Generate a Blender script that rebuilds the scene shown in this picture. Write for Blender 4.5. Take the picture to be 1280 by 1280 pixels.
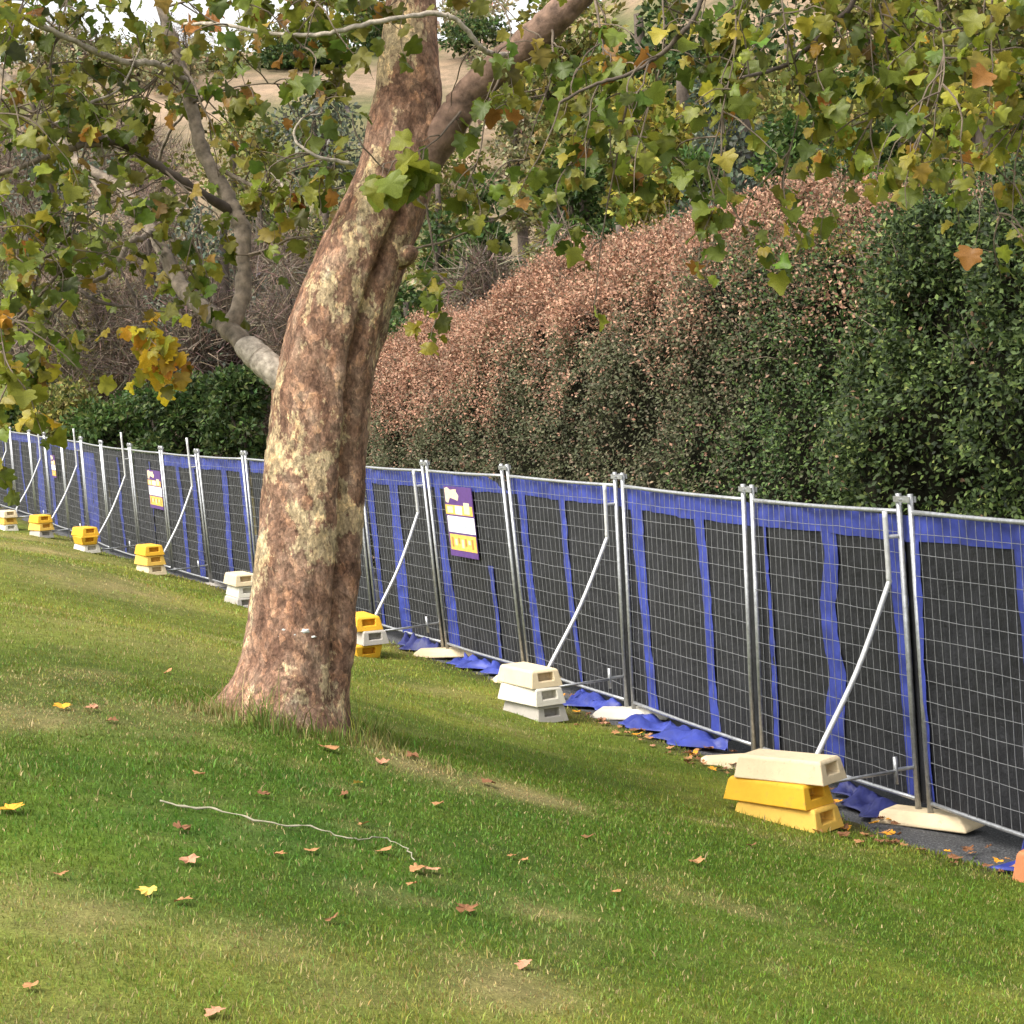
import bpy, math, random
import numpy as np
from mathutils import Vector
for o in list(bpy.data.objects): bpy.data.objects.remove(o)
S = bpy.context.scene
R = math.radians
rng = np.random.default_rng(7)
random.seed(7)
# ------------------------------------------------------------------ camera
F, PITCH, ROLL = 2350.0, 3.3, 3.0            # focal length in photo pixels (1280 wide)
CAM = np.array([0, 0, 2.95])
_fw = np.array([0, math.cos(R(PITCH)), -math.sin(R(PITCH))]); _r = np.array([1., 0, 0]); _u = np.cross(_r, _fw)
RT = _r*math.cos(R(ROLL)) - _u*math.sin(R(ROLL)); UP = _r*math.sin(R(ROLL)) + _u*math.cos(R(ROLL))
cam = bpy.data.cameras.new('camera'); co = bpy.data.objects.new('camera', cam); S.collection.objects.link(co)
cam.sensor_width = 36; cam.sensor_fit = 'HORIZONTAL'; cam.lens = 36*F/1280; cam.clip_start = .1; cam.clip_end = 2000
from mathutils import Matrix
M = Matrix.Identity(4)
for i in range(3):
    M[i][0] = RT[i]; M[i][1] = UP[i]; M[i][2] = -_fw[i]; M[i][3] = CAM[i]
co.matrix_world = M
S.camera = co
# ------------------------------------------------------------------ sky, sun, exposure
SUN_DIR = Vector((-0.75, -0.42, 1.05)).normalized()      # towards the sun: high, left and behind the viewer
w = bpy.data.worlds.new('World'); S.world = w; w.use_nodes = True
nt = w.node_tree; bg = nt.nodes['Background']
sky = nt.nodes.new('ShaderNodeTexSky'); sky.sky_type = 'NISHITA'; sky.sun_disc = False
sky.sun_elevation = math.asin(SUN_DIR.z); sky.sun_rotation = math.atan2(SUN_DIR.x, SUN_DIR.y)
sky.air_density = 1.0; sky.dust_density = 3.0; sky.ozone_density = 1.0
hs = nt.nodes.new('ShaderNodeHueSaturation'); hs.inputs['Saturation'].default_value = .08
nt.links.new(sky.outputs[0], hs.inputs['Color']); nt.links.new(hs.outputs[0], bg.inputs['Color'])
bg.inputs['Strength'].default_value = .13
sl = bpy.data.lights.new('sun', 'SUN'); sl.energy = 1.5; sl.angle = R(32); sl.color = (1, .90, .76)
so = bpy.data.objects.new('sun', sl); S.collection.objects.link(so)
so.rotation_euler = SUN_DIR.to_track_quat('Z', 'Y').to_euler(); so.location = (0, 0, 40)
S.view_settings.view_transform = 'Standard'; S.view_settings.look = 'None'
S.view_settings.gamma = 1; S.view_settings.exposure = 1.5
S.render.engine = 'CYCLES'

# ------------------------------------------------------------------ helpers
def W(x, y, d):                               # a point seen at photo pixel (x, y), d metres in front of the camera
    return CAM + d*((x-640)/F*RT + (640-y)/F*UP + _fw)
def unit(v):
    v = np.asarray(v, float); return v/np.maximum(np.linalg.norm(v, axis=-1, keepdims=True), 1e-9)
_perm = rng.random((256, 256)); _perm3 = rng.random((64, 64, 64))
def vn2(x, y):
    x = np.asarray(x, float); y = np.asarray(y, float)
    xi = np.floor(x).astype(int); yi = np.floor(y).astype(int); fx = x-xi; fy = y-yi
    fx = fx*fx*(3-2*fx); fy = fy*fy*(3-2*fy)
    g = lambda a, b: _perm[a & 255, b & 255]
    return (g(xi, yi)*(1-fx)+g(xi+1, yi)*fx)*(1-fy)+(g(xi, yi+1)*(1-fx)+g(xi+1, yi+1)*fx)*fy
def fb2(x, y, o=4):
    s = 0; a = .5; t = 0
    for i in range(o):
        s = s+a*vn2(np.asarray(x)*2**i+17.3*i, np.asarray(y)*2**i+9.1*i); t += a; a *= .5
    return s/t
def vn3(p):
    p = np.asarray(p, float); i = np.floor(p).astype(int); f = p-i; f = f*f*(3-2*f); r = 0
    for a in (0, 1):
        for b in (0, 1):
            for c in (0, 1):
                wgt = (f[..., 0] if a else 1-f[..., 0])*(f[..., 1] if b else 1-f[..., 1])*(f[..., 2] if c else 1-f[..., 2])
                r = r+wgt*_perm3[(i[..., 0]+a) & 63, (i[..., 1]+b) & 63, (i[..., 2]+c) & 63]
    return r
def fb3(p, o=3):
    s = 0; a = .5; t = 0
    for i in range(o):
        s = s+a*vn3(np.asarray(p)*2**i+5.7*i); t += a; a *= .5
    return s/t
def sst(a, b, x):
    t = np.clip((np.asarray(x, float)-a)/(b-a), 0, 1); return t*t*(3-2*t)
def lerp(a, b, t): return a+(b-a)*t

# ---- materials
MAT = {}
class NT:
    def __init__(s, name):
        s.m = bpy.data.materials.new(name); s.m.use_nodes = True; s.t = s.m.node_tree; s.p = s.t.nodes['Principled BSDF']
        s.out = s.t.nodes['Material Output']; MAT[name] = s.m
    def n(s, typ, **kw):
        x = s.t.nodes.new('ShaderNode'+typ)
        for k, v in kw.items():
            if k in x.inputs: x.inputs[k].default_value = v
            else: setattr(x, k, v)
        return x
    def l(s, a, b): s.t.links.new(a, b)
    def noise(s, scale, detail=4, rough=.6, vec=None, coord='Object'):
        x = s.n('TexNoise', Scale=scale, Detail=detail, Roughness=rough)
        if vec is None:
            vec = s.n('TexCoord').outputs[coord]
        s.l(vec, x.inputs['Vector']); return x
    def ramp(s, fac, stops):
        x = s.n('ValToRGB'); e = x.color_ramp.elements
        while len(e) < len(stops): e.new(.5)
        for i, (p, c) in enumerate(stops):
            e[i].position = p; e[i].color = tuple(c)+(1,) if len(c) == 3 else c
        s.l(fac, x.inputs['Fac']); return x
    def mix(s, fac, a, b, typ='MIX'):
        x = s.n('Mix', data_type='RGBA', blend_type=typ)
        for v, i in ((fac, 0), (a, 6), (b, 7)):
            if hasattr(v, 'links'): s.l(v, x.inputs[i])
            else: x.inputs[i].default_value = v if i == 0 else tuple(v)+(1,)
        return x.outputs[2]
    def bump(s, h, strength=.4, dist=.02):
        b = s.n('Bump', Strength=strength, Distance=dist); s.l(h, b.inputs['Height']); s.l(b.outputs[0], s.p.inputs['Normal'])
def simple(name, col, rough=.6, metal=0, var=.25, scale=8, bump=0, spec=.4, coord='Object'):
    t = NT(name); nz = t.noise(scale, 5, coord=coord)
    a = tuple(c*(1-var) for c in col); b = tuple(min(1, c*(1+var)) for c in col)
    r = t.ramp(nz.outputs['Fac'], [(.3, a), (.7, b)]); t.l(r.outputs[0], t.p.inputs['Base Color'])
    t.p.inputs['Roughness'].default_value = rough; t.p.inputs['Metallic'].default_value = metal
    t.p.inputs['Specular IOR Level'].default_value = spec
    if bump: t.bump(nz.outputs['Fac'], bump)
    return t.m
def leafmat(name, transl=.3, rough=.5, var=.25, spec=.3):
    t = NT(name); at = t.n('Attribute', attribute_name='col'); nz = t.noise(23, 3)
    k = t.ramp(nz.outputs['Fac'], [(.3, (1-var,)*3), (.7, (1+var,)*3)])
    c = t.mix(1.0, at.outputs['Color'], k.outputs[0], 'MULTIPLY')
    t.l(c, t.p.inputs['Base Color']); t.p.inputs['Roughness'].default_value = rough; t.p.inputs['Specular IOR Level'].default_value = spec
    if transl:
        tr = t.n('BsdfTranslucent'); t.l(c, tr.inputs['Color']); ms = t.n('MixShader'); ms.inputs[0].default_value = transl
        t.l(t.p.outputs[0], ms.inputs[1]); t.l(tr.outputs[0], ms.inputs[2]); t.l(ms.outputs[0], t.out.inputs['Surface'])
    return t.m
leafmat('leaf', .42, .45); leafmat('small_leaf', .25, .55, spec=.22); leafmat('blade', .3, .6, .15); leafmat('dead_leaf', .1, .75)
simple('galvanised', (.42, .43, .44), .45, .75, .25, 30, spec=.5)
simple('wire', (.24, .245, .25), .55, .5, .25, 30, spec=.4)
simple('white_tube', (.62, .62, .62), .4, .35, .15, 20)
simple('dark_gap', (.03, .03, .035), .8)
simple('blue_hem', (.034, .050, .26), .5, 0, .4, 5, .3)
simple('shaded_hem', (.02, .025, .12), .55, 0, .3, 6, .15)  # darker copy of the blue hem, with shade put into its colour
simple('cream', (.70, .57, .37), .7, 0, .16, 9, .12)
simple('white_block', (.66, .63, .55), .7, 0, .15, 9, .12)
simple('pale_yellow', (.72, .49, .15), .65, 0, .14, 9, .1)
simple('yellow', (.72, .40, .025), .55, 0, .12, 9, .1)
simple('grey_block', (.40, .38, .35), .75, 0, .2, 9, .15)
simple('terracotta', (.50, .19, .08), .75, 0, .2, 9, .1)
simple('purple', (.10, .045, .20), .45, 0, .2, 12)
simple('sign_yellow', (.78, .46, .10), .45, 0, .2, 30)
simple('sign_white', (.80, .80, .80), .45, 0, .06, 20)
simple('sign_cream', (.80, .66, .42), .45, 0, .15, 25)
simple('sign_grey', (.42, .46, .52), .5, 0, .2, 30)
simple('sign_brown', (.40, .20, .06), .5, 0, .2, 30)
simple('twig_bark', (.20, .16, .12), .9, 0, .6, 16, .6)
simple('limb_bark', (.19, .12, .085), .9, 0, .6, 14, .7)
simple('thin_twig', (.13, .10, .072), .9, 0, .4, 9)
simple('pale_bark', (.36, .31, .25), .85, 0, .55, 22, .5)
simple('dark_bark', (.09, .07, .055), .95, 0, .4, 9, .3)
simple('stick', (.30, .275, .20), .8, 0, .2, 20)
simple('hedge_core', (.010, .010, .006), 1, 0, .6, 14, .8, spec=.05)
simple('lichen', (.62, .62, .58), .9, 0, .15, 30)
def worn(name, col, dirt=(.16, .12, .08)):
    t = NT(name); a = t.noise(3.5, 6, .7); b = t.noise(26, 5, .7); st = t.noise(7, 6, .75, t.n('TexCoord').outputs['Object'])
    c = t.ramp(a.outputs['Fac'], [(.3, tuple(x*.84 for x in col)), (.7, tuple(min(1, x*1.1) for x in col))]).outputs[0]
    c = t.mix(t.ramp(st.outputs['Fac'], [(.56, (0,)*3), (.72, (.55,)*3)]).outputs[0], c, dirt); c = t.mix(t.ramp(b.outputs['Fac'], [(.60, (0,)*3), (.70, (.5,)*3)]).outputs[0], c, tuple(x*.55 for x in col))
    t.l(c, t.p.inputs['Base Color']); t.p.inputs['Roughness'].default_value = .7; t.p.inputs['Specular IOR Level'].default_value = .3; t.bump(b.outputs['Fac'], .25, .01)
for q in ('cream', 'white_block', 'pale_yellow', 'yellow', 'grey_block', 'terracotta'): bpy.data.materials.remove(MAT[q])
worn('cream', (.70, .57, .37)); worn('white_block', (.66, .62, .53)); worn('pale_yellow', (.74, .46, .09)); worn('yellow', (.74, .41, .03)); worn('grey_block', (.42, .39, .35)); worn('terracotta', (.50, .19, .08))
# black shade cloth: woven, with faint vertical streaks and dust
t = NT('black_cloth'); tc = t.n('TexCoord'); mp = t.n('Mapping'); mp.inputs['Scale'].default_value = (1, 1, .06)
t.l(tc.outputs['Object'], mp.inputs['Vector']); n1 = t.noise(45, 3, .6, mp.outputs[0]); n2 = t.noise(1.7, 4)
c1 = t.ramp(n1.outputs['Fac'], [(.35, (.005, .0055, .008)), (.7, (.0135, .0143, .018))])
c2 = t.ramp(n2.outputs['Fac'], [(.30, (.6,)*3), (.55, (1.,)*3), (.75, (1.9, 1.85, 1.75))])
t.l(t.mix(1., c1.outputs[0], c2.outputs[0], 'MULTIPLY'), t.p.inputs['Base Color']); t.p.inputs['Roughness'].default_value = .7
n3 = t.noise(5, 5, .6); hm = t.n('Math', operation='MULTIPLY_ADD'); t.l(n3.outputs['Fac'], hm.inputs[0]); hm.inputs[1].default_value = 4; t.l(n1.outputs['Fac'], hm.inputs[2]); t.bump(hm.outputs[0], .5, .02)
# ground (lawn tint comes from the mesh), asphalt
t = NT('ground'); at = t.n('Attribute', attribute_name='col'); n1 = t.noise(9, 6, .7); n2 = t.noise(70, 3, .7); n0 = t.noise(.42, 9, .72)
k0 = t.ramp(n0.outputs['Fac'], [(.34, (.55, .62, .55)), (.5, (.95,)*3), (.64, (1.3, 1.25, 1.2))])
k = t.ramp(n1.outputs['Fac'], [(.3, (.7,)*3), (.7, (1.25,)*3)]); k2 = t.ramp(n2.outputs['Fac'], [(.3, (.6,)*3), (.7, (1.3,)*3)])
t.l(t.mix(1., t.mix(1., t.mix(1., at.outputs['Color'], k0.outputs[0], 'MULTIPLY'), k.outputs[0], 'MULTIPLY'), k2.outputs[0], 'MULTIPLY'), t.p.inputs['Base Color'])
t.p.inputs['Roughness'].default_value = .95; t.p.inputs['Specular IOR Level'].default_value = .1; t.bump(n2.outputs['Fac'], .6, .02)
t = NT('asphalt'); n1 = t.noise(160, 3, .7); n2 = t.noise(3, 4)
n1.inputs['Scale'].default_value = 75
a = t.ramp(n1.outputs['Fac'], [(.32, (.018, .019, .022)), (.52, (.06, .062, .068)), (.66, (.19, .19, .19))])
b = t.ramp(n2.outputs['Fac'], [(.3, (.8,)*3), (.7, (1.15,)*3)])
t.l(t.mix(1., a.outputs[0], b.outputs[0], 'MULTIPLY'), t.p.inputs['Base Color']); t.p.inputs['Roughness'].default_value = .85; t.bump(n1.outputs['Fac'], .6, .01)
# plane-tree bark: flaking brown plates over cream patches
t = NT('plane_bark'); tc = t.n('TexCoord'); mp = t.n('Mapping'); mp.inputs['Scale'].default_value = (1, 1, .62)
t.l(tc.outputs['Object'], mp.inputs['Vector'])
big = t.noise(3.4, 6, .68, mp.outputs[0]); med = t.noise(8, 6, .62, mp.outputs[0]); fine = t.noise(48, 5, .7, mp.outputs[0])
vor = t.n('TexVoronoi', Scale=15, feature='DISTANCE_TO_EDGE'); wv = t.n('Vector' + 'Math', operation='ADD'); t.l(mp.outputs[0], wv.inputs[0])
sc = t.n('VectorMath', operation='SCALE'); sc.inputs['Scale'].default_value = .12; t.l(med.outputs['Color'], sc.inputs[0]); t.l(sc.outputs[0], wv.inputs[1]); t.l(wv.outputs[0], vor.inputs['Vector'])
base = t.ramp(med.outputs['Fac'], [(.30, (.15, .08, .054)), (.44, (.27, .155, .105)), (.56, (.37, .23, .16)), (.70, (.47, .33, .235))])
sepz = t.n('SeparateXYZ'); t.l(tc.outputs['Object'], sepz.inputs[0])
mr = t.n('MapRange'); t.l(sepz.outputs['Z'], mr.inputs['Value'])
mr.inputs['From Min'].default_value = .5; mr.inputs['From Max'].default_value = 1.1; mr.inputs['To Min'].default_value = -.07; mr.inputs['To Max'].default_value = .0
mr2 = t.n('MapRange'); t.l(sepz.outputs['Z'], mr2.inputs['Value'])
mr2.inputs['From Min'].default_value = 1.9; mr2.inputs['From Max'].default_value = 2.6; mr2.inputs['To Min'].default_value = .0; mr2.inputs['To Max'].default_value = -.05
ad = t.n('Math', operation='ADD'); t.l(big.outputs['Fac'], ad.inputs[0]); t.l(mr.outputs[0], ad.inputs[1])
ad1 = t.n('Math', operation='ADD'); t.l(ad.outputs[0], ad1.inputs[0]); t.l(mr2.outputs[0], ad1.inputs[1])
ad2 = t.n('Math', operation='MULTIPLY_ADD'); t.l(fine.outputs['Fac'], ad2.inputs[0]); ad2.inputs[1].default_value = .16; t.l(ad1.outputs[0], ad2.inputs[2])
crm = t.ramp(ad2.outputs[0], [(.588, (0,)*3), (.608, (1,)*3)])
cc = t.ramp(med.outputs['Fac'], [(.3, (.42, .30, .18)), (.6, (.64, .50, .31)), (.75, (.70, .60, .44))])
c = t.mix(crm.outputs[0], base.outputs[0], cc.outputs[0])
fl = t.ramp(fine.outputs['Fac'], [(.32, (.55,)*3), (.55, (1,)*3), (.72, (1.45,)*3)])
c = t.mix(1., c, fl.outputs[0], 'MULTIPLY')
v2 = t.n('TexVoronoi', Scale=26); t.l(wv.outputs[0], v2.inputs['Vector']); v3 = t.n('TexVoronoi', Scale=60); t.l(wv.outputs[0], v3.inputs['Vector'])
s2 = t.n('SeparateColor'); t.l(v2.outputs['Color'], s2.inputs[0]); s3 = t.n('SeparateColor'); t.l(v3.outputs['Color'], s3.inputs[0])
c = t.mix(1., c, t.ramp(s2.outputs[0], [(.0, (.68,)*3), (.5, (.98,)*3), (.85, (1.15, 1.12, 1.08)), (1., (1.55, 1.45, 1.3))]).outputs[0], 'MULTIPLY')
c = t.mix(1., c, t.ramp(s3.outputs[0], [(.0, (.82,)*3), (.6, (1.0,)*3), (1., (1.3, 1.27, 1.2))]).outputs[0], 'MULTIPLY')
ed = t.ramp(vor.outputs['Distance'], [(.0, (.45,)*3), (.09, (1,)*3)]); c = t.mix(.6, c, t.mix(1., c, ed.outputs[0], 'MULTIPLY'))
t.l(c, t.p.inputs['Base Color']); t.p.inputs['Roughness'].default_value = .9; t.p.inputs['Specular IOR Level'].default_value = .2
hm = t.n('Math', operation='MULTIPLY_ADD'); t.l(fine.outputs['Fac'], hm.inputs[0]); hm.inputs[1].default_value = .6; t.l(med.outputs['Fac'], hm.inputs[2])
t.bump(hm.outputs[0], .8, .035)

# ---- mesh and object building
def link(o): S.collection.objects.link(o); return o
def obj_from(name, V, Fc, mat, parent=None, col=None, smooth=False):
    V = np.asarray(V, np.float32)
    q = parent
    while q is not None: V = V-np.array(q.location, np.float32); q = q.parent
    me = bpy.data.meshes.new(name)
    if isinstance(Fc, np.ndarray):
        k = Fc.shape[1]; n = len(Fc)
        me.vertices.add(len(V)); me.vertices.foreach_set('co', V.ravel())
        me.loops.add(n*k); me.loops.foreach_set('vertex_index', Fc.astype(np.int32).ravel())
        me.polygons.add(n); me.polygons.foreach_set('loop_start', np.arange(0, n*k, k, dtype=np.int32))
        me.update(calc_edges=True)
    else:
        me.from_pydata([tuple(map(float, v)) for v in V], [], [tuple(map(int, f)) for f in Fc])
    if col is not None:
        a = me.attributes.new('col', 'FLOAT_COLOR', 'POINT'); c4 = np.ones((len(V), 4), np.float32); c4[:, :3] = col; a.data.foreach_set('color', c4.ravel())
    if smooth: me.polygons.foreach_set('use_smooth', np.ones(len(me.polygons), bool))
    me.materials.append(MAT[mat])
    o = link(bpy.data.objects.new(name, me))
    if parent is not None: o.parent = parent
    return o
def tag(o, label=None, cat=None, group=None, kind=None):
    if label: o['label'] = label
    if cat: o['category'] = cat
    if group: o['group'] = group
    if kind: o['kind'] = kind
    return o
def thing(name, loc, label, cat, group=None):
    o = link(bpy.data.objects.new(name, None)); o.location = tuple(map(float, loc)); o.empty_display_size = .2
    return tag(o, label, cat, group)
class MB:
    def __init__(s): s.v = []; s.f = []
    def add(s, V, Fc):
        b = len(s.v); s.v += [tuple(x) for x in V]; s.f += [tuple(i+b for i in f) for f in Fc]; return s
    def tube(s, pts, rad, n=8, cap=True):
        V, Fc = tube(pts, rad, n, cap); return s.add(V, Fc)
    def box(s, c, ax, h):                      # centre, three axes, half sizes
        c = np.asarray(c, float); ax = [np.asarray(a, float)*k for a, k in zip(ax, h)]
        V = [c+i*ax[0]+j*ax[1]+k*ax[2] for k in (-1, 1) for j in (-1, 1) for i in (-1, 1)]
        return s.add(V, [(0, 2, 3, 1), (4, 5, 7, 6), (0, 1, 5, 4), (2, 6, 7, 3), (0, 4, 6, 2), (1, 3, 7, 5)])
    def obj(s, name, mat, parent=None, smooth=False): return obj_from(name, s.v, s.f, mat, parent, smooth=smooth)
def tube(pts, rad, n=8, cap=True):
    P = np.asarray(pts, float); m = len(P); rad = np.broadcast_to(np.asarray(rad, float), (m,))
    T = np.gradient(P, axis=0); T = unit(T); a = np.array([0, 0, 1.]) if abs(T[0][2]) < .9 else np.array([1., 0, 0])
    x = unit(np.cross(a, T[0])); V = []
    th = np.arange(n)*2*math.pi/n
    for i in range(m):
        x = unit(x-T[i]*np.dot(x, T[i])); y = np.cross(T[i], x)
        V.append(P[i]+rad[i]*(np.cos(th)[:, None]*x+np.sin(th)[:, None]*y))
    V = np.concatenate(V); Fc = []
    for i in range(m-1):
        for j in range(n):
            k = (j+1) % n; Fc.append((i*n+j, i*n+k, (i+1)*n+k, (i+1)*n+j))
    if cap: Fc += [tuple(range(n))[::-1], tuple((m-1)*n+j for j in range(n))]
    return V, Fc
def spline(pts, per=6):
    P = np.asarray(pts, float); P = np.vstack([2*P[0]-P[1], P, 2*P[-1]-P[-2]]); out = []
    for i in range(1, len(P)-2):
        for t in np.arange(per)/per:
            a, b, c, d = P[i-1:i+3]
            out.append(.5*((2*b)+(-a+c)*t+(2*a-5*b+4*c-d)*t*t+(-a+3*b-3*c+d)*t**3))
    out.append(P[-2]); return np.array(out)
# leaf templates (x right, y to the tip, z up); unit length
_o = [(0, 0), (.24, -.09), (.50, .04), (.54, .18), (.42, .29), (.61, .46), (.57, .57), (.38, .58), (.27, .74), (.10, .90), (0, .94)]
_o = _o+[(-x, y) for x, y in _o[-2:0:-1]]
PL_V = np.array([(0, .34, .03)]+[(x, y, .28*abs(x)-.18*y*y-(.06 if i % 2 else 0)) for i, (x, y) in enumerate(_o)])
PL_F = np.array([(0, 1+i, 1+(i+1) % len(_o)) for i in range(len(_o))])
SM_V = np.array([(0, 0, 0), (.3, .45, .08), (0, 1, -.05), (-.3, .45, .08)]); SM_F = np.array([(0, 1, 2), (0, 2, 3)])
TW_V = np.array([(-.02, 0, 0), (.02, 0, 0), (.008, 1, .1)]); TW_F = np.array([(0, 1, 2)])
def frames(ydir, up):
    y = unit(ydir); x = unit(np.cross(y, up)); z = np.cross(x, y); return np.stack([x, y, z], -1)   # columns
def cloud(P, Fr, size, tv, tf):
    n = len(P); V = np.einsum('nij,vj->nvi', Fr, tv)*np.asarray(size).reshape(-1, 1, 1)+P[:, None, :]
    Fc = (np.arange(n)[:, None, None]*len(tv)+tf[None]).reshape(-1, 3); return V.reshape(-1, 3), Fc
def rndu(n, g=rng): return unit(g.normal(size=(n, 3)))
def pal(n, cols, wts, jit=.2, g=rng):
    cols = np.array(cols); i = g.choice(len(cols), n, p=np.array(wts)/sum(wts)); j = np.roll(i, 1)
    c = cols[i]*.8+cols[i[g.permutation(n)]]*.2 if n > 1 else cols[i]
    return np.clip(c*(1+jit*g.normal(size=(n, 1)))*(1+.4*jit*g.normal(size=(n, 3))), .004, .9)

ORD = ['first', 'second', 'third', 'fourth', 'fifth', 'sixth', 'seventh', 'eighth', 'ninth', 'tenth', 'eleventh', 'twelfth',
       'thirteenth', 'fourteenth', 'fifteenth', 'sixteenth', 'seventeenth', 'eighteenth', 'nineteenth']

# ------------------------------------------------------------------ fence line: where each joint stands
HT, PW = 2.06, 2.4
TOPS = [(1131, 634), (935, 620), (774, 603), (631, 591), (531, 585), (448, 580), (372, 575), (305, 571), (246, 568), (201, 564),
        (162, 560), (126, 556), (101, 551), (76, 547), (55, 545), (36, 541), (12, 538)]
LEAN = [.05, -.01, 0, .12, .12, .10, .08, .08, .11, .08, .08, .07, .06, .06, .06, .06, .06]
dk = [12.85]
for k in range(1, len(TOPS)):
    p0 = W(*TOPS[k-1], dk[-1]); dd = np.linspace(dk[-1]+.5, dk[-1]+2.6, 2101)
    L = np.array([np.linalg.norm((W(*TOPS[k], x)-p0)[:2]) for x in dd]); dk.append(dd[np.argmin(abs(L-PW))])
JT = [W(*TOPS[k], dk[k]) for k in range(len(TOPS))]
JB = [JT[k]+np.array([LEAN[k], 0, -HT]) for k in range(len(TOPS))]
stp = (JT[0]-JT[2])/2*(PW/np.linalg.norm((JT[0]-JT[2])[:2]/2))
JT = [JT[0]+2*stp*np.array([1, 1, .6]), JT[0]+stp*np.array([1, 1, .6])]+JT; JB = [JB[0]+2*stp*np.array([1, 1, .6]), JB[0]+stp*np.array([1, 1, .6])]+JB   # two joints beyond the frame
e_ = unit(JT[-1]-JT[-2]); JT.append(JT[-1]+PW*e_); JB.append(JB[-1]+PW*e_)
K0 = 2                                            # index of the joint numbered 0
FY = np.array([b[1] for b in JB]); FX = np.array([b[0] for b in JB]); FZ = np.array([b[2] for b in JB])
def fence_x(y):
    y = np.asarray(y, float); x = np.interp(y, FY, FX)
    x = np.where(y < FY[0], FX[0]+(y-FY[0])*(FX[1]-FX[0])/(FY[1]-FY[0]), x)
    return np.where(y > FY[-1], FX[-1]+(y-FY[-1])*(FX[-1]-FX[-2])/(FY[-1]-FY[-2]), x)
def side(x, y): return (fence_x(y)-x)*.92         # metres from the fence towards the lawn
def lawn_edge(y): return np.interp(y, [7, 10.5, 11.3, 12.1, 13.2, 15, 18, 24, 70], [-.5, .0, .30, .55, .40, .30, .28, .18, .12])+.18*(fb2(np.asarray(y)*1.7, 3.3)-.5)

# ------------------------------------------------------------------ ground
CP = [tuple(W(*p)) for p in [(985, 1040, 12.45), (660, 903, 17.0), (460, 825, 21.3), (290, 757, 25.7), (178, 708, 30), (97, 680, 34.3), (42, 664, 38.7),
      (360, 905, 11), (640, 1280, 5.6), (0, 1280, 5.1), (1280, 1280, 7.6), (0, 900, 10), (0, 760, 16), (60, 690, 24), (640, 1050, 9), (900, 1150, 9.0), (250, 800, 15.5)]]
CP += [(b[0]+.1*i, b[1], b[2]-.13) for b in JB for i in (0, 25)]
CP += [(0, -2, 1.3), (-6, -2, 1.7), (5, 1, .1), (7, 6, 0), (-5, 5, 1.65), (-9, 10, 1.8), (-12, 22, 1.8), (-17, 34, 1.8), (-20, 46, 1.9), (10, 14, 0), (13, 26, .1), (8, 40, .3), (0, 52, .8)]
CP = np.array(CP)
def tps(r2): return np.where(r2 > 1e-9, .5*r2*np.log(np.maximum(r2, 1e-9)), 0)
_n = len(CP); _K = tps(((CP[:, None, :2]-CP[None, :, :2])**2).sum(-1))+np.eye(_n)*2.5
_A = np.zeros((_n+3, _n+3)); _A[:_n, :_n] = _K; _A[:_n, _n] = 1; _A[:_n, _n+1:] = CP[:, :2]; _A[_n:, :_n] = _A[:_n, _n:].T
_sol = np.linalg.solve(_A, np.append(CP[:, 2], [0, 0, 0]))
def near_z(x, y):
    z = _sol[_n]+_sol[_n+1]*x+_sol[_n+2]*y
    for i in range(_n): z = z+_sol[i]*tps((x-CP[i, 0])**2+(y-CP[i, 1])**2)
    return z
def gz(x, y):
    x = np.asarray(x, float); y = np.asarray(y, float)
    nz = near_z(np.clip(x, -24, 16), np.clip(y, -4, 58))
    hz = 1.0+35.5*(1+.25*sst(3, 24, x))*sst(52, 185, y+.06*x)+2.6*(fb2(x*.03, y*.03)-.5)*sst(55, 90, y)
    w = np.maximum(sst(44, 60, y), sst(18, 32, abs(x+3)))
    z = lerp(nz, hz, w)
    return z+.05*(fb2(x*1.3, y*1.3)-.5)*(y < 45)
def ground_at(px, py):                             # where a photo pixel's ray meets the ground
    d = np.linspace(3.5, 60, 3000); P = np.array([W(px, py, a) for a in d]); h = P[:, 2]-gz(P[:, 0], P[:, 1])
    i = np.argmax(h < 0); return P[max(i, 1)]
# grass colour: deeper green round one centre; dry and bare patches (real wear in the lawn)
PATCH = [(90, 1150, .22, .8), (150, 1145, .15, .6), (300, 1180, .25, .5), (60, 1250, .3, .35), (640, 1245, .2, 1), (600, 1215, .2, .6), (650, 990, .22, .8), (700, 1005, .2, .6), (620, 985, .2, .7), (120, 890, .5, .6), (60, 690, 1.4, .8),
         (110, 720, 1.0, .6), (20, 670, 1.4, .5), (150, 740, 1.0, .4), (510, 955, .2, .8), (545, 970, .25, .7), (480, 940, .25, .5), (680, 1140, .25, .3), (30, 850, .6, .3), (560, 865, .5, .35), (200, 800, 1.5, .3), (10, 1120, .2, .5), (440, 1240, .25, .35)]
PATCHW = [(ground_at(a, b), r, s) for a, b, r, s in PATCH]
def dryness(x, y):
    n = fb2(x*1.1, y*1.1, 5); d = .42*sst(.60, .82, n)+.25*sst(.62, .8, fb2(x*5+3, y*5, 3))
    for p, r, s in PATCHW:
        q = ((x-p[0])**2+((y-p[1])*.8)**2)/(r*r); d = d+s*np.exp(-q)*np.clip(.35+1.5*fb2(x*3.1+7, y*3.1, 3)-.2, 0, 1.5)
    return np.clip(d, 0, 1)
GREEN = np.array([.118, .188, .020]); LUSH = np.array([.075, .160, .022]); LIME = np.array([.27, .295, .048]); DRY = np.array([.46, .36, .17])
DEEP_C = ground_at(380, 1030)
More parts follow.
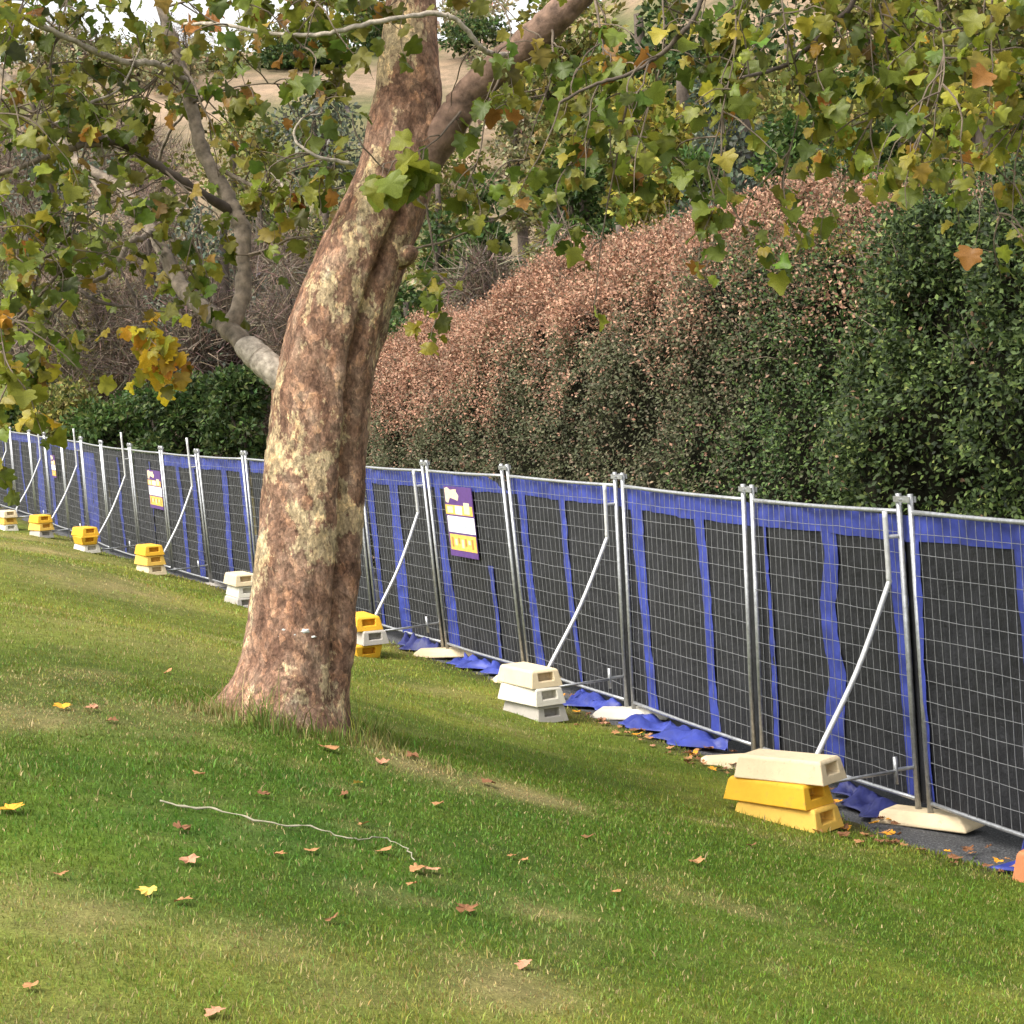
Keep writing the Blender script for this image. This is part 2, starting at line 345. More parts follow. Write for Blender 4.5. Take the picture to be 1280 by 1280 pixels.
def lawn_col(x, y):
    n = fb2(x*.55+3, y*.55, 4); l = sst(.42, .66, n)
    deep = np.exp(-(((x-DEEP_C[0])/1.6)**2+((y-DEEP_C[1])/2.2)**2)*.7)
    c = lerp(GREEN, LIME, (l*.6*(1-deep)+.55*sst(10, 20, y-.5*x)+.85*sst(7.3, 5.6, y+.35*x)*fb2(x*2.3, y*2.3+4, 4))[..., None].clip(0, 1)); c = lerp(c, LUSH, np.clip(deep*(.2+.9*fb2(x*1.9+5, y*1.9, 4)), 0, 1)[..., None])
    return lerp(c, DRY, dryness(x, y)[..., None]*.72)
def axis(dense0, dense1, st, lo, hi, grow=1.22):
    a = list(np.arange(dense0, dense1, st)); s = st
    while a[-1] < hi: s = min(s*grow, 7); a.append(a[-1]+s)
    s = st
    while a[0] > lo: s = min(s*grow, 7); a.insert(0, a[0]-s)
    return np.array(a)
gx = axis(-13, 7, .14, -190, 190); gy = axis(3.5, 42, .18, -25, 330)
X, Y = np.meshgrid(gx, gy); Z = gz(X, Y)
sd = side(X, Y); onpath = (sst(.0, -.12, sd-lawn_edge(Y)))*(sd > -3.4)*(Y < 62)
Zg = Z-.06*onpath
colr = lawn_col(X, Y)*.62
hill = (sst(50, 62, Y))[..., None]; hn = fb2(X*.09, Y*.09, 6)[..., None]
hc = lerp(np.array([.25, .185, .125]), np.array([.11, .12, .05]), sst(.47, .60, hn)); hc = lerp(hc, np.array([.32, .235, .165]), sst(.55, .7, fb2(X*.03+40, Y*.05, 3))[..., None])
colr = lerp(colr, hc, hill)
soil = (sst(.35, .0, sd-lawn_edge(Y))*(Y < 62))[..., None]; colr = lerp(colr, np.array([.075, .055, .035]), soil*.8)
nx, ny = len(gx), len(gy); idx = np.arange(nx*ny).reshape(ny, nx)
Fq = np.stack([idx[:-1, :-1], idx[:-1, 1:], idx[1:, 1:], idx[1:, :-1]], -1).reshape(-1, 4)
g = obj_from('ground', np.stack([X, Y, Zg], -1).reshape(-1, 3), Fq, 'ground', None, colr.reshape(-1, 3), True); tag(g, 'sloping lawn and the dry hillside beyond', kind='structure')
ys = np.concatenate([np.arange(6.5, 30, .12), np.arange(30, 62, .4)]); ss = np.linspace(0, 1, 22)
YY, SS = np.meshgrid(ys, ss, indexing='ij'); off = lerp(-3.3, lawn_edge(YY)-.0, SS); XX = fence_x(YY)-off/.92
ZZ = gz(XX, YY)-.02+.012*(fb2(XX*3, YY*3)-.5); i2 = np.arange(ZZ.size).reshape(ZZ.shape)
Fq = np.stack([i2[:-1, :-1], i2[1:, :-1], i2[1:, 1:], i2[:-1, 1:]], -1).reshape(-1, 4)[:, ::-1]
tag(obj_from('path', np.stack([XX, YY, ZZ], -1).reshape(-1, 3), Fq, 'asphalt', None, None, True), 'dark asphalt path running under the fence', kind='structure')

# grass blades, denser where they are seen close
def grass(n, r0, r1, three, seed):
    g_ = np.random.default_rng(seed); th = g_.uniform(R(-23), R(23), n); r = r0*(r1/r0)**g_.random(n)
    x = r*np.sin(th); y = r*np.cos(th); s = side(x, y)-lawn_edge(y); dr = dryness(x, y)
    keep = (s > -.05+.10*g_.random(n)) & (g_.random(n) > .45*dr) & (np.hypot(x-TB[0], y-TB[1]) > .40)
    x, y, dr, r = x[keep], y[keep], dr[keep], r[keep]; n = len(x)
    h = (.013+.021*g_.random(n)**1.3)*(1+.2*(r/8-1).clip(0, 2.5))*(1-.4*dr)*(.75+.5*fb2(x*2.3, y*2.3))
    tr = np.exp(-((np.hypot(x-TB[0], y-TB[1])-.52)/.16)**2)*sst(.35, .6, fb2(x*4, y*4+3)); h *= 1+4.5*tr*g_.random(n); h *= 1+.9*(g_.random(n) > .97)
    for q, rr in TUFT: h *= 1+2.6*np.exp(-((x-q[0])**2+(y-q[1])**2)/rr**2)*g_.random(n)
    wd = (.0017+.0014*g_.random(n))*(r/6.5).clip(.8, 4.5)
    a = g_.uniform(0, 2*math.pi, n); ln = g_.uniform(.1, .75, n)*h; b = g_.uniform(0, 2*math.pi, n)
    P = np.stack([x, y, gz(x, y)-.008], -1); wx = np.stack([np.cos(a), np.sin(a), 0*a], -1)*wd[:, None]
    le = np.stack([np.cos(b), np.sin(b), 0*b], -1)*ln[:, None]; up = np.array([0, 0, 1])*h[:, None]
    c = lawn_col(x, y)*(.75+.55*g_.random((n, 1)))*(1+.14*g_.normal(size=(n, 3))); st = g_.random(n) < .05+.35*dr
    c[st] = DRY*(.6+.6*g_.random((st.sum(), 1)))
    if three:
        V = np.stack([P-wx, P+wx, P+wx*.8+le*.35+up*.6, P-wx*.8+le*.35+up*.6, P+le+up*.95], 1); tf = np.array([(0, 1, 2), (0, 2, 3), (3, 2, 4)])
    else:
        V = np.stack([P-wx, P+wx, P+le+up], 1); tf = np.array([(0, 1, 2)])
    Fc = (np.arange(n)[:, None, None]*V.shape[1]+tf[None]).reshape(-1, 3)
    return V.reshape(-1, 3), Fc, np.repeat(c.clip(.01, .9), V.shape[1], 0)
TB = ground_at(362, 905)
TD = float(np.dot(TB-CAM, _fw))                    # depth of the tree
TUFT = [(ground_at(*p), r_) for p, r_ in [((470, 930), .16), ((500, 945), .14), ((440, 922), .12), ((330, 912), .16), ((370, 918), .14), ((285, 898), .12), ((548, 962), .12)]]
def merge(parts):
    V = []; Fc = []; C = []; b = 0
    for v, f, c in parts: V.append(v); Fc.append(f+b); C.append(c); b += len(v)
    return np.concatenate(V), np.concatenate(Fc), np.concatenate(C)
gp = merge([grass(225000, 4.0, 12.5, True, 1), grass(265000, 9.0, 44, False, 2)])
tag(obj_from('grass', gp[0], gp[1], 'blade', None, gp[2]), 'mown green lawn grass with dry straw patches', 'grass', kind='stuff')

# ------------------------------------------------------------------ the fence: panels, cloths, braces, blocks, signs
GAP = .15
STRIPS = {-2: [(.4, .5)], -1: [(0, .025), (.47, .60)], 0: [(.045, .08), (.44, .55), (.925, 1.0)], 1: [(.02, .10), (.59, .65)], 2: [(.02, .10), (.46, .52)], 3: [(.03, .11), (.67, .71)],
          4: [(.40, .53), (0, .07)], 5: [(.4, .5)], 6: [(.45, .52)], 7: [(.4, .5), (.9, 1)], 8: [(.3, .38), (.75, .85)], 9: [(.5, .58)], 10: [(.45, .5)], 11: [(.0, .4)], 12: [(.6, .7)], 13: [(.0, .3)], 14: [(.3, .6)], 15: [(.4, .5)], 16: [(.4, .5)]}
def panel_frame(i):
    """corners of panel between joint i+1 (left, far) and joint i (right, near) and its normal towards the lawn"""
    e = unit(JB[i]-JB[i+1]); gl = GAP/2
    bl, br = JB[i+1]+e*gl, JB[i]-e*gl; e2 = unit(JT[i]-JT[i+1]); tl, tr = JT[i+1]+e2*gl, JT[i]-e2*gl
    n = unit(np.cross(tl-bl, br-bl)); n = n if n[0] < 0 else -n
    return bl, br, tl, tr, n
def mapper(i):
    bl, br, tl, tr, n = panel_frame(i)
    def f(u, v, w=0.):
        u = np.asarray(u, float)[..., None]; v = np.asarray(v, float)[..., None]; w = np.asarray(w, float)[..., None]
        return (bl*(1-u)+br*u)*(1-v)+(tl*(1-u)+tr*u)*v+n*w
    return f
def strip_grid(f, u0, u1, v0, v1, wfun, nu=4, nv=26, wob=None):
    vs = np.linspace(v0, v1, nv); us = np.linspace(0, 1, nu); U, Vv = np.meshgrid(us, vs)
    o = 0 if wob is None else wob(Vv); UU = u0+(u1-u0)*U+o; P = f(UU, Vv, wfun(UU, Vv)); ii = np.arange(U.size).reshape(U.shape)
    Fq = np.stack([ii[:-1, :-1], ii[:-1, 1:], ii[1:, 1:], ii[1:, :-1]], -1).reshape(-1, 4); return P.reshape(-1, 3), Fq
def sign(i, f, u0, u1, v0, v1, label):
    def at(u, v, w): return f(lerp(u0, u1, u), lerp(v0, v1, v), w)
    root = thing('safety_sign', at(.5, 0, .03), label, 'sign', 'signs wired to the fence')
    def plate(name, a, b, c, d, w0, w1, mat, pts=None):
        P = pts if pts else [(a, c), (b, c), (b, d), (a, d)]; n = len(P)
        V = [at(p, q, w0) for p, q in P]+[at(p, q, w1) for p, q in P]
        return obj_from(name, V, [tuple(range(n))[::-1], tuple(range(n, 2*n))]+[(j, (j+1) % n, n+(j+1) % n, n+j) for j in range(n)], mat, root)
    root = plate('board', 0, 1, 0, 1, .018, .026, 'purple')
    plate('logo', 0, 0, 0, 0, .026, .029, 'sign_cream', [(.03, .78), (.12, .76), (.2, .84), (.36, .82), (.48, .80), (.52, .87), (.44, .93), (.46, .965), (.22, .95), (.12, .985), (.03, .97)])
    y1 = plate('yellow_band', .0, .97, .60, .735, .026, .029, 'sign_yellow')
    plate('pictogram', .36, .60, .61, .725, .029, .031, 'sign_white'); plate('pictogram', .07, .27, .62, .715, .029, .031, 'sign_cream'); plate('pictogram', .68, .88, .62, .78, .0291, .0312, 'sign_cream')
    plate('white_band', .03, 1.0, .345, .575, .026, .029, 'sign_white')
    for j in range(9): plate('lettering', .23+j*.06, .275+j*.06, .435-.002*j, .485-.002*j+.012*(j % 3), .029, .031, 'sign_grey')
    plate('yellow_band', .05, .99, .09, .315, .026, .029, 'sign_yellow')
    for j in range(7): plate('lettering', .11+j*.12, .17+j*.12+.02*(j % 2), .13+.03*(j % 3), .27-.02*(j % 2), .029, .031, ('sign_brown', 'sign_cream')[j % 2])
    return root
nP = len(JT)-1
for i in range(nP):
    k = i-K0; f = mapper(i); bl, br, tl, tr, n = panel_frame(i)
    num = ORD[k+2] if k >= -1 else None
    where = ('temporary wire fence panel standing over the bare asphalt patch' if k == -1 else 'temporary wire fence panel past the asphalt patch, at the open near end of the fence' if k == -2 else
             'galvanised wire fence panel, %s along the fence from the asphalt patch' % ORD[k+1])
    root = thing('wire_fence', f(.5, 0.), where, 'fence panel', 'temporary fence panels')
    for u in (0, 1): MB().tube([f(u, -.03), f(u, .5), f(u, 1.045)], .021, 10).obj('post', 'galvanised', root, True)
    dz = .0
    for v, nm in ((.012, 'bottom_rail'), (.985, 'top_rail')):
        us = np.linspace(.012, .988, 9); sag = .004*np.sin(us*math.pi)*(-1)
        MB().tube(f(us, v+sag), .0165, 8).obj(nm, 'galvanised', root, True)
    m = MB(); wr = np.random.default_rng(50+i)
    for j in range(1, 24):
        u = j/24; vs = np.linspace(.012, .985, 5); m.tube(f(np.full(5, u)+wr.normal(0, .0012, 5), vs, .004+.004*wr.normal(0, 1, 5)), .0024, 4, False)
    for j in range(1, 14):
        v = .012+.973*j/14; us = np.linspace(.0, 1, 9); m.tube(f(us, np.full(9, v)+wr.normal(0, .0012, 9), .0085+.004*wr.normal(0, 1, 9)), .0023, 4, False)
    m.obj('wire_mesh', 'wire', root)
    if i < nP:                                      # clamp joining this panel's right post to the next
        e = unit(JT[i]-JT[i+1]); c = JT[i]+np.array([0, 0, .055]); upv = unit(JT[i]-JB[i])
        m = MB().box(c+n*.024, (e, n, upv), (GAP/2+.03, .004, .02)).box(c-n*.024, (e, n, upv), (GAP/2+.03, .004, .02)).tube([c-n*.045, c+n*.05], .008, 6)
        m.obj('clamp', 'galvanised', root)
    # the cloth behind the wires
    ph = wr.uniform(0, 6, 4)
    def wave(u, v, ph=ph):
        u = np.asarray(u); v = np.asarray(v)
        return -.050-.022*np.sin(u*9+ph[0]+1.3*v)-.014*np.sin(u*23+ph[1]-2*v)-.008*np.sin(u*47+3*v+ph[2])-.015*np.sin(v*5+ph[3])*np.sin(u*math.pi)
    U, Vv = np.meshgrid(np.linspace(-.03, 1.03, 44), np.linspace(.0, .955, 22)); P = f(U, Vv, wave(U, Vv)); ii = np.arange(U.size).reshape(U.shape)
    Fq = np.stack([ii[:-1, :-1], ii[:-1, 1:], ii[1:, 1:], ii[1:, :-1]], -1).reshape(-1, 4)
    cl = thing('shade_cloth', f(.5, 0., -.05), 'black blue-hemmed shade cloth on the %s fence panel from the asphalt patch' % ORD[k+1] if k > -1 else 'black blue-hemmed shade cloth on the panel %s the asphalt patch' % ('over' if k == -1 else 'past'), 'shade cloth', 'shade cloths tied to the fence')
    cl = obj_from('cloth', P.reshape(-1, 3), Fq, 'black_cloth', cl, None, True)
    wh = lambda u, v: wave(u, v)+.010
    lo = [.885, .89, .885, .88, .89, .89, .885][i % 7]
    if k not in (9, 10, 11):
        def top_g(u1=1.03):
            U, Vv = np.meshgrid(np.linspace(-.03, u1, 40), np.linspace(0, 1, 4)); V2 = lerp(lo+.012*(fb2(U*6+i, 4.4, 3)-.5), .972+.008*(fb2(U*5+i, 1.4, 2)-.5), Vv)
            if k == 3: V2 = np.where(U > .72, np.minimum(V2, .972-.26*(U-.72)), V2)
            P = f(U, V2, wh(U, V2)+.020*(fb2(U*26+i, V2*14, 3)-.5)); ii = np.arange(U.size).reshape(U.shape)
            return P.reshape(-1, 3), np.stack([ii[:-1, :-1], ii[:-1, 1:], ii[1:, 1:], ii[1:, :-1]], -1).reshape(-1, 4)
        V, Fq = top_g(); obj_from('top_hem', V, Fq, 'blue_hem', cl, None, True)
    for q, (a, b) in enumerate(STRIPS.get(k, [])):
        amp = .008 if k != 0 or q != 1 else .022; bend = (.10 if (k, q) in ((1, 0), (1, 1)) else .05 if (k, q) in ((2, 0), (2, 1)) else .0)
        wob = lambda v, amp=amp, bend=bend, s=ph[q % 4]+i*3.7: 3.2*amp*(fb2(v*4.5+s, s, 4)-.5)+bend*(1-v)**1.6
        v1 = .5 if (k, q) == (3, 1) else lo+.004
        V, Fq = strip_grid(f, a, b, .005, v1, lambda u, v: wh(u, v)+.003+.022*(fb2(v*16+i, u*22+q, 3)-.5)+.006*np.sin(u*90), 7, 60, wob)
        obj_from('hem', V, Fq, 'blue_hem', cl, None, True)
    if k == 3: sign(i, f, .24, .61, .53, .91, 'purple and yellow safety sign on the fence beside the tree trunk')
    if k == 9: sign(i, f, .55, .98, .50, .83, 'faded purple and yellow sign between the fourth and fifth braces')
    if k == 13: sign(i, f, .35, .6, .55, .80, 'small pale sign wired far along the fence, past the fifth brace')

PERP = unit(np.array([-.92, -.39, 0]))
BR = {0: 0, 2: 0, 4: .0, 6: .0, 8: .30, 10: .32, 12: .28, 14: .14, 16: .14}
def foot_dir(i): 
    return panel_frame(i)[4]*np.array([1, 1, 0])
for b, (k, ext) in enumerate(BR.items()):
    i = k+K0; n = unit(foot_dir(i)); top, bot = JT[i], JB[i]; e = unit(JB[i]-JB[i+1]); up = unit(top-bot)
    pt = bot-e*GAP/2                              # base of the post it is clamped to
    A = lambda s, h: pt+n*s+up*h
    root = thing('fence_brace', A(.75, .0), 'white tube brace propping the fence, %s from the asphalt patch' % ORD[b], 'brace', 'diagonal fence braces')
    gzz = .45
    MB().tube(spline([A(.115, 2.04+ext), A(.115, 1.8), A(.117, 1.58), A(.14, 1.50), A(.42, .95), A(.74, .46), A(.765, .40), A(.77, .20)], 5), .0185, 10).obj('diagonal_tube', 'white_tube', root, True)
    MB().tube([A(.02, 1.86), A(.118, 1.86)], .014, 8).obj('upper_clamp', 'white_tube', root)
    MB().tube([A(.77, .22), A(.16, .24)], .013, 8).obj('lower_arm', 'galvanised', root, True)
    MB().tube([A(.16, .15), A(.16, .34)], .016, 8).obj('handle', 'galvanised', root, True)
    MB().tube([A(.02, .25), A(.16, .25)], .013, 8).obj('lower_clamp', 'galvanised', root)

# tapered counterweight blocks with a hand slot in each end
def block(name, base, ax, mat, label, L=.70, Wd=.32, H=.155, flip=False, cat='block', group='fence counterweight blocks', tilt=0., slot=True):
    ax = unit(np.array([ax[0], ax[1], tilt])); yv = unit(np.cross([0, 0, 1.], ax)); zv = np.cross(ax, yv)
    root = thing(name, base, label, cat, group)
    # end face with a slot: the section along ax is a trapezoid, inset towards the top
    def sec(x, z):
        k = (z/H) if not flip else 1-z/H; return (x*(L/2-.035*k), (Wd/2-.035*k))
    V = []; Fc = []
    P = lambda x, y, z: np.asarray(base)+ax*x+yv*y+zv*z
    m = MB()
    if not slot:
        bv = [(-1, -1), (1, -1), (1, 1), (-1, 1)]; rings = []
        for z, ins in ((0, .0), (.02, 0), (H-.025, .035), (H, .06)):
            rings.append([P(sx*(L/2-ins*1.5), sy*(Wd/2-ins), z) for sx, sy in bv])
        V = [p for r_ in rings for p in r_]; Fc = [(3, 2, 1, 0)]+[(a*4+j, a*4+(j+1) % 4, a*4+4+(j+1) % 4, a*4+4+j) for a in range(3) for j in range(4)]+[(12, 13, 14, 15)]
        m.add(V, Fc)
    else:
        s0, s1 = .35*H, .80*H; hw = .075; dp = .10       # slot heights, half width, depth
        zs = [0, s0, s1, H-.015, H]
        def hl(z): return L/2-.034*(z/H if not flip else 1-z/H)-(.012 if z == H else 0)
        def hw_(z): return Wd/2-.03*(z/H if not flip else 1-z/H)-(.012 if z == H else 0)
        for sgn in (-1, 1):
            for a in range(4):
                z0, z1 = zs[a], zs[a+1]
                cols = [(-1, -hw), (-hw, hw), (hw, 1)]
                for ci in range(3):
                    ya0 = [-hw_(z0), -hw, hw, hw_(z0)]; ya1 = [-hw_(z1), -hw, hw, hw_(z1)]
                    q = [P(sgn*hl(z0), ya0[ci], z0), P(sgn*hl(z0), ya0[ci+1], z0), P(sgn*hl(z1), ya1[ci+1], z1), P(sgn*hl(z1), ya1[ci], z1)]
                    if a == 1 and ci == 1:               # the slot: a recessed pocket
                        bq = [P(sgn*(hl(z0)-dp), y, z) for y, z in ((-hw, z0), (hw, z0), (hw, z1), (-hw, z1))]
                        fs = [(4, 5, 6, 7), (0, 1, 5, 4), (1, 2, 6, 5), (2, 3, 7, 6), (3, 0, 4, 7)]
                        m.add(q+bq, fs if sgn > 0 else [f_[::-1] for f_ in fs])
                    else: m.add(q, [(0, 1, 2, 3)] if sgn > 0 else [(3, 2, 1, 0)])
        for sy in (-1, 1):
            for a in range(4):
                z0, z1 = zs[a], zs[a+1]; q = [P(-hl(z0), sy*hw_(z0), z0), P(hl(z0), sy*hw_(z0), z0), P(hl(z1), sy*hw_(z1), z1), P(-hl(z1), sy*hw_(z1), z1)]
                m.add(q, [(0, 1, 2, 3)] if sy < 0 else [(3, 2, 1, 0)])
        for z, rev in ((0, True), (H, False)):
            q = [P(-hl(z), -hw_(z), z), P(hl(z), -hw_(z), z), P(hl(z), hw_(z), z), P(-hl(z), hw_(z), z)]; m.add(q, [(3, 2, 1, 0)] if rev else [(0, 1, 2, 3)])
    o = m.obj('body', mat, root)
    import bmesh
    bm = bmesh.new(); bm.from_mesh(o.data); bmesh.ops.remove_doubles(bm, verts=bm.verts, dist=.0005); bmesh.ops.recalc_face_normals(bm, faces=bm.faces); bm.to_mesh(o.data); bm.free()
    bev = o.modifiers.new('bevel', 'BEVEL'); bev.width = .010; bev.segments = 2; bev.limit_method = 'ANGLE'; bev.angle_limit = R(25)
    return root
FD = unit((JB[K0]-JB[K0+4])*np.array([1, 1, 0]))
def turn(v, a): c, s = math.cos(R(a)), math.sin(R(a)); return np.array([v[0]*c-v[1]*s, v[0]*s+v[1]*c, 0])
STACKS = {0: [('pale_yellow', 24, 0), ('yellow', 22, 0), ('cream', 28, 0)], 2: [('grey_block', 6, 0), ('white_block', 8, 0), ('cream', 5, 0)], 4: [('yellow', 0, 1), ('grey_block', 3, 0), ('yellow', -2, 0)],
          6: [('grey_block', 2, 0), ('white_block', 0, 0), ('cream', 0, 0)], 8: [('cream', 6, 0), ('pale_yellow', 6, 0), ('yellow', 3, 0)], 10: [('white_block', 8, 0), ('yellow', 4, 1), ('yellow', 8, 0)],
          12: [('grey_block', 10, 0), ('pale_yellow', 12, 0), ('yellow', 8, 0)], 14: [('white_block', 6, 0), ('pale_yellow', 4, 0), ('cream', 5, 0)], 16: [('cream', 5, 0), ('yellow', 4, 0)]}
CN = {'pale_yellow': 'faded pale yellow', 'yellow': 'bright yellow', 'cream': 'cream', 'white_block': 'off-white', 'grey_block': 'grey'}
for b, (k, st) in enumerate(STACKS.items()):
    i = k+K0; n = unit(foot_dir(i)); pt = JB[i]-unit(JB[i]-JB[i+1])*GAP/2
    c = pt+n*(.98 if k else 1.03)+FD*(.02 if k else -.02); z = min(gz(c[0]+d_[0], c[1]+d_[1]) for d_ in (FD*.3, -FD*.3))-.01
    zt = max(gz(c[0], c[1])-.03, z)
    for j, (mt, rot, fl) in enumerate(st):
        lv = ('bottom', 'middle', 'top')[j] if len(st) == 3 else ('bottom', 'top')[j]
        sh = (FD*rng.normal(0, .02)+n*rng.normal(0, .015)); 
        if k == 0: sh = (FD*.03-n*.0, FD*-.03+n*.03, FD*.02+n*-.04)[j]
        block('counterweight_block', (c[0]+sh[0], c[1]+sh[1], zt+j*.157), turn(FD, rot), mt, '%s block, %s of stack at the %s brace from the asphalt patch' % (CN[mt], lv, ORD[b]), flip=bool(fl))
FEET = {0: ('cream', 26, -.02), 1: ('cream', 70, .16), 2: ('white_block', 50, .0), 4: ('cream', 60, .02), 3: ('cream', 75, 0), 6: ('white_block', 70, 0), 8: ('grey_block', 70, 0), 10: ('white_block', 70, 0)}
for k, (mt, rot, sh) in FEET.items():
    i = k+K0; n = unit(foot_dir(i)); c = JB[i]+n*sh; z = gz(c[0], c[1])
    block('base_block', (c[0], c[1], min(z, JB[i][2]-.12)), turn(FD, rot), mt, '%s flat foot block under the fence joint %s' % (CN[mt], 'at the asphalt patch' if k == 0 else '%s along from the asphalt patch' % ORD[k]), L=.74, Wd=.28, H=.095, cat='foot block', group='foot blocks carrying the fence posts', slot=False)
p = ground_at(1316, 1106)
block('counterweight_block', p+np.array([.06, .05, -.01]), turn(FD, 30), 'terracotta', 'terracotta orange block on the asphalt patch', L=.5, Wd=.3, H=.2)

# loose blue cloth spilling from under the bottom rail
def spill(i, u0, u1, reach, seed, mat, label, lift=.05):
    f = mapper(i); g_ = np.random.default_rng(seed); n = unit(foot_dir(i)); a = g_.uniform(0, 6, 6)
    U, Vv = np.meshgrid(np.linspace(u0, u1, 30)+g_.normal(0, .004, 30), np.linspace(0, 1, 8)); base = f(U, np.zeros_like(U), -.03); e = sst(0, .12, (U-u0)/(u1-u0))*sst(0, .12, (u1-U)/(u1-u0))
    t_ = (U-u0)*PW; rch = reach*(.62+.22*np.sin(t_*6+a[0])+.16*np.sin(t_*13+a[1]))*(.35+.65*e)
    P = base+n*(Vv*rch)[..., None]; g0 = gz(P[..., 0], P[..., 1])
    tri = lambda x: 2*abs(x/math.pi % 2-1)-1
    fold = lift*(abs(tri(t_*8+a[2]+2.2*Vv))**1.4*1.2+.55*np.sin(t_*17+a[3]-3*Vv)+.5*tri(Vv*5+a[4]+t_*3))*np.sin(np.clip(Vv*1.1+.1, 0, 1)*math.pi)**.7+lift*1.1*(g_.random(U.shape)-.45)*np.sin(Vv*math.pi)
    P[..., 2] = np.maximum(g0+.012+lift*.9*(1-Vv)+fold, g0+.010)
    ii = np.arange(U.size).reshape(U.shape); Fq = np.stack([ii[:-1, :-1], ii[:-1, 1:], ii[1:, 1:], ii[1:, :-1]], -1).reshape(-1, 4)
    root = P.reshape(-1, 3).mean(0); root[2] = g0.min()
    o = obj_from('loose_cloth', P.reshape(-1, 3)-root, Fq, mat, None, None, False); o.location = tuple(root); sm = o.modifiers.new('thickness', 'SOLIDIFY'); sm.thickness = .004
    tag(o, label, 'cloth', 'loose cloth at the fence foot'); return o
spill(1+K0, .06, .80, .50, 3, 'blue_hem', 'crumpled blue cloth spilling between the second and third joints from the asphalt patch', .05)
spill(2+K0, .55, .93, .42, 4, 'blue_hem', 'crumpled blue cloth behind the off-white block stack', .05)
spill(3+K0, .22, .82, .42, 5, 'blue_hem', 'crumpled blue cloth spilling below the purple and yellow sign', .05)
spill(0+K0, .55, .97, .42, 6, 'shaded_hem', 'blue cloth in painted shade, bunched behind the yellow block stack', .05)
spill(4+K0, .45, .95, .35, 7, 'shaded_hem', 'blue cloth in painted shade, bunched below the panel beside the trunk', .06)
spill(-1+K0, .50, .98, .50, 8, 'blue_hem', 'crumpled blue cloth at the fence foot over the asphalt patch', .07)

# ------------------------------------------------------------------ the plane tree
EDGE = [(930, 205, 456), (905, 232, 451), (890, 250, 447), (872, 273, 443), (850, 288, 441), (820, 301, 441), (760, 309, 443), (700, 316, 447), (640, 322, 451), (560, 330, 456), (500, 336, 461), (450, 344, 470),
        (400, 358, 486), (350, 376, 501), (300, 401, 519), (250, 428, 538), (200, 449, 553), (150, 461, 552), (100, 470, 550), (50, 477, 548), (0, 484, 545), (-80, 490, 540), (-250, 500, 535), (-500, 515, 535)]
EY = np.array([e[0] for e in EDGE], float)[::-1]; EL = np.array([e[1] for e in EDGE], float)[::-1]; ER = np.array([e[2] for e in EDGE], float)[::-1]
tree = thing('plane_tree', TB, 'leaning plane tree with mottled flaking bark, standing on the lawn', 'tree')
rows = np.concatenate([np.arange(930, 830, -3.), np.arange(830, 150, -5.), np.arange(150, -500, -14.)]); NA = 112; th = np.arange(NA)*2*math.pi/NA
V = []
for y in rows:
    l, r_ = np.interp(y, EY, EL), np.interp(y, EY, ER); c = W((l+r_)/2, y, TD+.05); rad = (r_-l)/2*TD/F
    # th measured from camera-right (0) through towards the camera (pi/2)
    gr = sst(180, 330, y)*sst(900, 780, y); a0 = lerp(.95, .62, sst(300, 700, y))
    prof = 1-.30*gr*np.exp(-((th-a0)/.13)**2)+.05*gr*np.exp(-((th-a0+.42)/.25)**2)+.035*np.sin(3*th+y*.004)+.02*np.sin(5*th-y*.007)
    fl = sst(800, 915, y); roots = .5+.5*np.sin(th*4+.9)+.35*np.sin(th*7+2.1)
    prof = prof*(1+fl*(.16*(roots-.35))*(.5-.5*np.cos(th))-fl*.10*(.5+.5*np.cos(th)))
    X = np.cos(th); Yv = -np.sin(th)
    dirs = np.stack([X, Yv, 0*X], -1); P = c+dirs*(rad*prof)[:, None]
    nz = fb3(np.stack([P[:, 0]*7, P[:, 1]*7, P[:, 2]*4.5], -1), 4)-.5; nz2 = fb3(P*26, 2)-.5
    P = P+dirs*(.045*nz+.016*nz2)[:, None]*min(1, rad/.2); V.append(P)
V = np.concatenate(V); m = len(rows); ii = np.arange(m*NA).reshape(m, NA); jj = np.roll(ii, -1, 1)
Fq = np.stack([ii[:-1], ii[1:], jj[1:], jj[:-1]], -1).reshape(-1, 4)
TRUNK = obj_from('trunk', V, Fq, 'plane_bark', tree, None, True)
TWIGS = MB(); LP = []; LD = []; LS = []; LT = []       # twig tubes; leaf base, direction, size, tint class
tg = np.random.default_rng(21)
def px(l): return np.array([W(*p) for p in l])
def limb(pts, r0, r1, mat='twig_bark', name='branch', per=8, n=9, rough=.5, sides=True, rate=3.0, lmin=.25, lmax=.75, lv=6, tint=0, droop=.5, start=.1, lsz=(.06, .125)):
    P = spline(px(pts), per); k = len(P); t_ = np.linspace(0, 1, k); al = np.concatenate([[0], np.cumsum(np.linalg.norm(np.diff(P, axis=0), axis=1))]); rad = lerp(r0, r1, (al/al[-1])**.8)*(1+rough*(fb2(al*7+r0*99, 2.2, 3)-.5))
    P = P+tg.normal(size=P.shape)*np.minimum(rad, .02)[:, None]*.22
    V, Fc = tube(P, rad, n)
    if name == 'limb':
        q = fb3(V*16, 3)-.5; cen = np.repeat(P, n, 0); V = V+unit(V-cen)*(q*.012)[:, None]
    if r0 > .012: obj_from(name, V, Fc, mat, tree, None, True)
    else: TWIGS.add(V, Fc)
    if sides: shoots(P, rate, lmin, lmax, lv, tint, droop, start, lsz)
    return P
